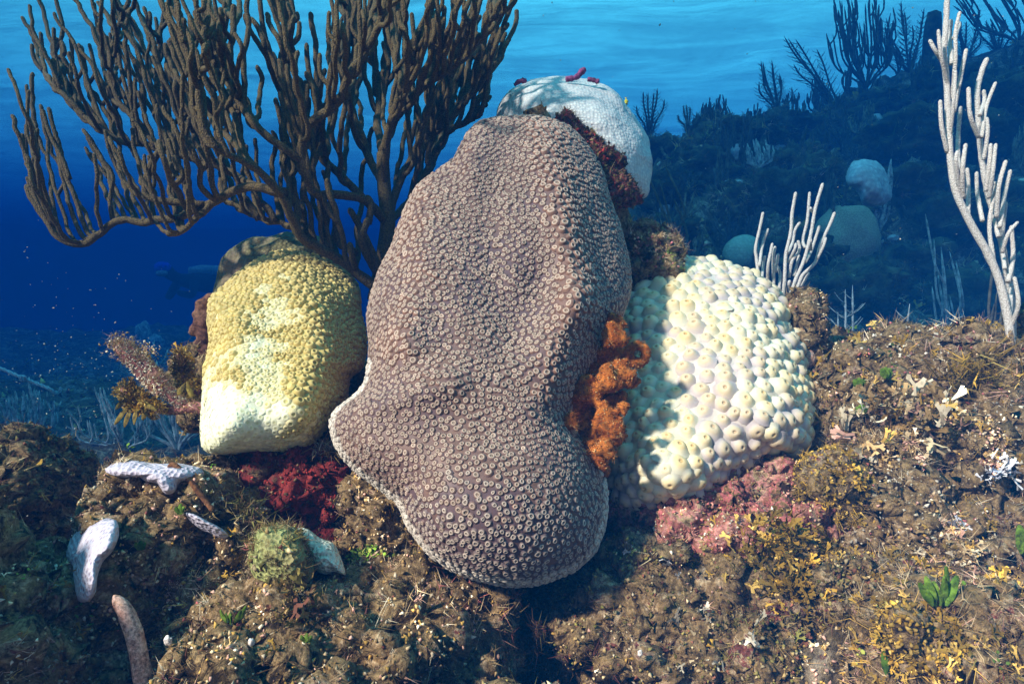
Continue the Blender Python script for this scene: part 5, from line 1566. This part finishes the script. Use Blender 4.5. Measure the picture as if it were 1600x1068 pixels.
# forked pale algae and golden weed clumps
def forked(label, u, v, d, n, size, pal, seed, name='forked_alga', ty='ribbon', spread=0.018, group=None):
    d = front(u, v) - 0.008
    c = P(u, v, d)
    r = np.random.default_rng(seed)
    pos = c + r.standard_normal((n, 3)) * spread * np.array([1, 0.6, 0.6])
    nrm = np.array([0, -0.7, 0.7]) + 0.6 * r.standard_normal((n, 3))
    t = thing(name, label, 'alga', group, loc=tuple(c - np.array([0, 0, 0.01])))
    child('fronds', turf_mesh('fronds', pos, nrm, [(ty, pal, 1, 1.0)], size, seed), M_TURF, t, 'stuff')
    return t


PAL['white'] = np.array([(0.5, 0.5, 0.52), (0.42, 0.43, 0.48), (0.58, 0.56, 0.54)])
forked('white forked alga clump on the pale rock by the right edge', 1570, 742, 0.66, 12, 0.015, 'white', 1, spread=0.014)
forked('whitish forked alga on the brown rock next to the crevice', 1055, 893, 0.60, 3, 0.010, 'white', 2)
forked('pale lilac forked alga in front of the dark hollow', 1108, 958, 0.58, 6, 0.010, 'pale', 3)
forked('loose pale forked alga low on the brown rock', 1095, 1008, 0.57, 8, 0.010, 'pale', 4, spread=0.022)
forked('golden forked alga cushion over the dark hollow', 1240, 915, 0.64, 80, 0.011, 'ochre', 5, spread=0.018)
forked('small white star shaped alga on the maroon stone', 1503, 823, 0.66, 5, 0.008, 'white', 6, spread=0.006)
forked('straw coloured branched algae standing on the hummock right of the cream coral', 1410, 655, None, 120, 0.016, 'tan', 7, spread=0.035)
forked('golden weed tangle under the pink coralline rock', 1215, 850, 0.66, 80, 0.011, 'ochre', 8, spread=0.024)
forked('tall golden weed at the crest beside the white sea rod', 1528, 590, None, 60, 0.030, 'ochre', 9, ty='hair', spread=0.022)
forked('lilac brown translucent alga blades below the green coral head', 465, 935, 0.60, 20, 0.012, 'brown', 10, spread=0.016)
forked('straggly brown branched weed in the gap beside the red rock', 365, 795, 0.70, 34, 0.022, 'brown', 11, ty='hair', spread=0.016)
forked('grey green fringe of weed at the left lip of the tall coral', 520, 700, 0.66, 60, 0.010, 'tan', 12, ty='fuzz', spread=0.010)

# finger sponge and little twig
M_FING = mat_rock('finger_sponge', [(0.28, 0.13, 0.09), (0.46, 0.24, 0.17), (0.58, 0.38, 0.30), (0.42, 0.22, 0.11)], 38, 300, 0.5, 0.001)
t_f = thing('finger_sponge', 'pinkish tan finger sponge standing bent in the dark hollow', 'sponge', loc=tuple(P(228, 1110, 0.56)))
limb(t_f, [(232, 1120), (226, 1075), (218, 1030), (210, 990), (196, 955), (178, 930)], [14, 13, 13.5, 12.5, 12, 9], 0.56, M_FING, 'finger', 40, 18, 0.10, 6)
limb(thing('dead_branch', 'thin orange brown dead branch lying across the lilac bleached patch', 'branch', loc=tuple(P(330, 792, 0.67))), [(332, 796), (305, 760), (288, 740), (270, 725), (262, 731)], [4, 4, 5, 5, 3], 0.67, mat_rock('dead_branch', [(0.14, 0.06, 0.025), (0.25, 0.11, 0.045)], 40, 200, 0.4), 'twig', 24, 8, 0.2, 7)
t_cu = thing('tube_sponge', 'small tan lump of sponge right beside the cream coral', 'sponge', loc=tuple(P(1266, 572, 0.95)))
V, Fc = blob(P(1264, 562, 0.95), (9 * 0.95 / F, 0.01, 15 * 0.95 / F), 4, 0.1, 1.5, 3)
child('lobe', make_mesh('lobe', V, Fc), M_FING, t_cu)
# hidden brush-like anemone in the crevice
t_an = thing('anemone', 'brown feathery anemone tucked in the dark crevice below the tall coral', 'anemone', loc=tuple(P(838, 1010, 0.66)))
V, Fc = blob(P(838, 992, 0.67), (12 * 0.67 / F, 0.01, 22 * 0.67 / F), 3, 0.1, 2, 4)
child('column', make_mesh('column', V, Fc), M_BSP, t_an)
r_ = np.random.default_rng(3)
pos = np.concatenate([np.repeat(P(842, 982, 0.655)[None], 26, 0), np.repeat(P(834, 1012, 0.655)[None], 20, 0)]) + 0.002 * r_.standard_normal((46, 3))
child('tentacles', turf_mesh('tentacles', pos, r_.standard_normal((46, 3)) + np.array([0, -0.8, 0]), [('hair', 'dark', 1, 1.0)], 0.013, 5, up=0), M_TURF, t_an, 'stuff')
# shell bits
M_SHELL = mat_rock('pale_shell', [(0.6, 0.55, 0.5), (0.8, 0.75, 0.7)], 60, 200, 0.3)
for i, (lab, u, v, d, r) in enumerate([('small white shell stuck to the rock beside the finger sponge', 263, 1000, 0.56, 6), ('little pale shell fragment on the broad brown rock', 392, 1003, 0.52, 5),
                                       ('tiny white shell chip below the dark crevice', 1000, 1020, 0.60, 4), ('pale shell chip on the crest right of the cream coral', 1317, 560, 1.05, 5)]):
    V, Fc = blob(P(u, v, d), (r * d / F, r * d / F * 0.7, r * d / F * 1.3), 3, 0.25, 1.8, 60 + i)
    t = thing('shell_fragment', lab, 'shell', loc=tuple(P(u, v + r, d)))
    child('shell', make_mesh('shell', V, Fc), M_SHELL, t)

# small yellow fish
def fish(u, v, d, Lpx):
    c = P(u, v, d); L = Lpx * d / F
    n = 16; s = np.linspace(0, 1, n)
    hgt = 0.24 * L * np.sin(np.pi * s ** 0.8) ** 0.8 + 0.015 * L
    wid = hgt * 0.45
    th = np.arange(10) / 10 * 2 * math.pi
    V = np.stack([np.stack([wid[i] * np.cos(th), hgt[i] * np.sin(th), np.full(10, (s[i] - 0.5) * L)], -1) for i in range(n)]).reshape(-1, 3)
    V = np.stack([V[:, 1], V[:, 0], V[:, 2]], -1)
    a = np.arange(n * 10).reshape(n, 10); b_ = np.roll(a, -1, 1)
    Q = np.stack([a[:-1].ravel(), b_[:-1].ravel(), b_[1:].ravel(), a[1:].ravel()], -1)
    t = thing('small_fish', 'tiny yellow fish with a dark face hovering right of the white dome coral', 'fish', loc=tuple(c))
    my = mat_rock('yellow_fish_skin', [(0.6, 0.5, 0.03), (0.7, 0.62, 0.05)], 60, 200, 0.2)
    mk = mat_rock('dark_fish_skin', [(0.03, 0.03, 0.02), (0.05, 0.05, 0.02)], 60, 200, 0.2)
    child('body', make_mesh('body', V + c, Q), my, t)
    for nm, pts in (('tail_fin', [(0, 0, 0.44), (-0.20, 0.02, 0.68), (0, 0, 0.60), (0.20, -0.02, 0.68)]), ('dorsal_fin', [(0.17, 0.01, -0.15), (0.32, 0.0, 0.10), (0.24, 0.0, 0.28), (0.10, -0.01, 0.30)])):
        A = np.array(pts) * L + c; Bk = A + np.array([0, 0.012 * L, 0])
        child(nm, make_mesh(nm, np.concatenate([A, Bk]), [np.array([[0, 1, 2, 3], [7, 6, 5, 4], [0, 4, 5, 1], [1, 5, 6, 2], [2, 6, 7, 3], [3, 7, 4, 0]])], smooth=False), my, t)
    V2, F2_ = blob(c + np.array([0.02 * L, -0.10 * L, -0.22 * L]), (0.09 * L, 0.06 * L, 0.09 * L), 2, 0, 1, 1)
    child('eye', make_mesh('eye', V2, F2_), mk, t)


fish(978, 160, 1.25, 12)

# loose rope from the left
M_ROPE = mat_rock('rope', [(0.35, 0.42, 0.42), (0.5, 0.55, 0.55)], 80, 300, 0.3)
t_rp = thing('rope', 'thin pale rope sagging into the frame above the pale bluish sea rod', 'rope', loc=tuple(P(80, 610, 2.6)))
rp = spline(np.array([P(u, v, d) for u, v, d in [(-60, 556, 2.6), (0, 575, 2.6), (35, 590, 2.6), (75, 606, 2.6), (85, 613, 2.62), (92, 612, 2.65), (95, 606, 2.65)]]), 60)
strands = []
for k_ in range(3):
    ph = np.linspace(0, 40, 60) + k_ * 2.094
    off = 0.004 * np.stack([0 * ph, np.cos(ph), np.sin(ph)], -1)
    strands.append(tube(rp + off, 0.0042, 6))
for V, Fs in strands:
    child('strand', make_mesh('strand', V, Fs), M_ROPE, t_rp)
kn = np.array([P(36 + 4 * math.cos(a), 591 + 3.5 * math.sin(a), 2.58 + 0.01 * math.sin(3 * a)) for a in np.linspace(0, 11, 26)])
child('knot', make_mesh('knot', *tube(kn, 0.006, 6)), M_ROPE, t_rp)

# far sponge seen through the water on the left
b0 = hit(228, 548); dv = axis_depth(b0)
t_fs = thing('vase_sponge', 'faint grey blue sponge far behind the sponge branch', 'sponge', loc=tuple(b0))
for j_, (u, v, rx, ry) in enumerate([(225, 526, 12, 24), (243, 536, 12, 14)]):
    V, Fc = blob(P(u, v, dv), (rx * dv / F, 0.09, ry * dv / F), 4, 0.2, 1.5, 3 + j_)
    child('lobe', make_mesh('lobe', V, Fc), M_FAR_PALE, t_fs)

# far diver, dark against the blue, mostly lost in the water
def diver(u, v, d):
    c = P(u, v, d)
    t = thing('person', 'scuba diver in a black wetsuit far off in the blue behind the yellow coral', 'person', loc=tuple(c))
    J = {'pelvis': (0.55, 0.45, 0.02), 'chest': (0.12, 0.12, 0.05), 'neck': (-0.02, -0.02, 0.12), 'head': (-0.08, -0.10, 0.20), 'crown': (-0.12, -0.14, 0.30),
         'shl': (-0.08, 0.16, 0.06), 'shr': (0.26, -0.02, 0.06), 'ell': (-0.12, -0.05, -0.16), 'elr': (0.30, -0.18, -0.14), 'hal': (0.02, -0.22, -0.10), 'har': (0.14, -0.30, -0.08),
         'hil': (0.50, 0.52, -0.02), 'hir': (0.66, 0.42, -0.02), 'knl': (0.86, 0.92, -0.10), 'knr': (1.02, 0.74, -0.02), 'anl': (1.15, 1.22, 0.05), 'anr': (1.36, 1.06, 0.0)}
    E = [('pelvis', 'chest'), ('chest', 'neck'), ('neck', 'head'), ('head', 'crown'), ('chest', 'shl'), ('chest', 'shr'), ('shl', 'ell'), ('shr', 'elr'), ('ell', 'hal'), ('elr', 'har'),
         ('pelvis', 'hil'), ('pelvis', 'hir'), ('hil', 'knl'), ('hir', 'knr'), ('knl', 'anl'), ('knr', 'anr')]
    rad = {'pelvis': .15, 'chest': .17, 'neck': .07, 'head': .11, 'crown': .09, 'shl': .08, 'shr': .08, 'ell': .055, 'elr': .055, 'hal': .045, 'har': .045, 'hil': .11, 'hir': .11, 'knl': .075, 'knr': .075, 'anl': .055, 'anr': .055}
    names = list(J)
    me = bpy.data.meshes.new('body')
    me.from_pydata([tuple(np.array(J[k]) + c) for k in names], [(names.index(a), names.index(b_)) for a, b_ in E], [])
    o = bpy.data.objects.new('tmp', me); col.objects.link(o)
    md = o.modifiers.new('skin', 'SKIN')
    for i, k in enumerate(names):
        me.skin_vertices[0].data[i].radius = (rad[k], rad[k])
    me.skin_vertices[0].data[0].use_root = True
    o.modifiers.new('sub', 'SUBSURF').levels = 2
    me2 = bpy.data.meshes.new_from_object(o.evaluated_get(bpy.context.evaluated_depsgraph_get()))
    bpy.data.objects.remove(o)
    me2.materials.clear()
    for p in me2.polygons:
        p.use_smooth = True
    m_suit = mat_rock('black_wetsuit', [(0.012, 0.012, 0.016), (0.02, 0.02, 0.026)], 10, 60, 0.1)
    m_tank = mat_rock('tank_paint', [(0.25, 0.27, 0.3), (0.32, 0.34, 0.36)], 10, 60, 0.1)
    m_hood = mat_rock('blue_hood', [(0.02, 0.03, 0.5), (0.03, 0.05, 0.6)], 10, 60, 0.1)
    child('body', me2, m_suit, t)
    V, Fs = tube(np.array([c + np.array(q) for q in [(0.10, 0.14, 0.22), (0.25, 0.26, 0.23), (0.42, 0.40, 0.22), (0.52, 0.48, 0.2)]]), np.array([0.06, 0.09, 0.09, 0.08]), 12)
    child('air_tank', make_mesh('air_tank', V, Fs), m_tank, t)
    V, Fc = blob(c + np.array([-0.12, -0.15, 0.27]), (0.115, 0.115, 0.09), 3, 0.02, 2, 1)
    child('hood', make_mesh('hood', V, Fc), m_hood, t)
    V, Fc = blob(c + np.array([-0.10, -0.22, 0.19]), (0.085, 0.05, 0.05), 3, 0.05, 2, 2)
    child('mask', make_mesh('mask', V, Fc), m_tank, t)
    for a in ('anl', 'anr'):
        q = c + np.array(J[a])
        blade(t, q, q + np.array([0.42, 0.34, 0.06]), 0.11, m_tank, 'fin', 0.1, 3, 0.02)


diver(278, 447, 9.0)

# specks floating in the water
rp_ = np.random.default_rng(17)
n = 420
uu = np.where(rp_.random(n) < 0.55, rp_.normal(110, 80, n), rp_.random(n) * 1600)
vv = np.where(uu < 330, rp_.normal(600, 110, n), rp_.random(n) * 620)
dd = 0.5 + 1.4 * rp_.random(n) ** 0.8
dd = np.where((uu > 300) & (uu < 1300), 1.3 + rp_.random(n) * 1.5, dd)
pos = P(uu, vv, dd)
tV, tF, tC = t_crumb(5, 1)
tV = tV - tV.mean(0)
Vp, Fp, Cp_ = stamp(tV, tF, tC * np.array([[0.5, 0.45, 0.34]]), pos, rp_.standard_normal((n, 3)), np.stack([dd, dd, dd * rp_.uniform(1, 3.5, n)], -1) / F * rp_.lognormal(0.05, 0.4, (n, 1)) * 1.15, None)
o = obj('floating_specks', make_mesh('floating_specks', Vp, Fp, Cp_), M_TURF, kind='stuff')
o['label'] = 'fine pale specks drifting in the blue water'
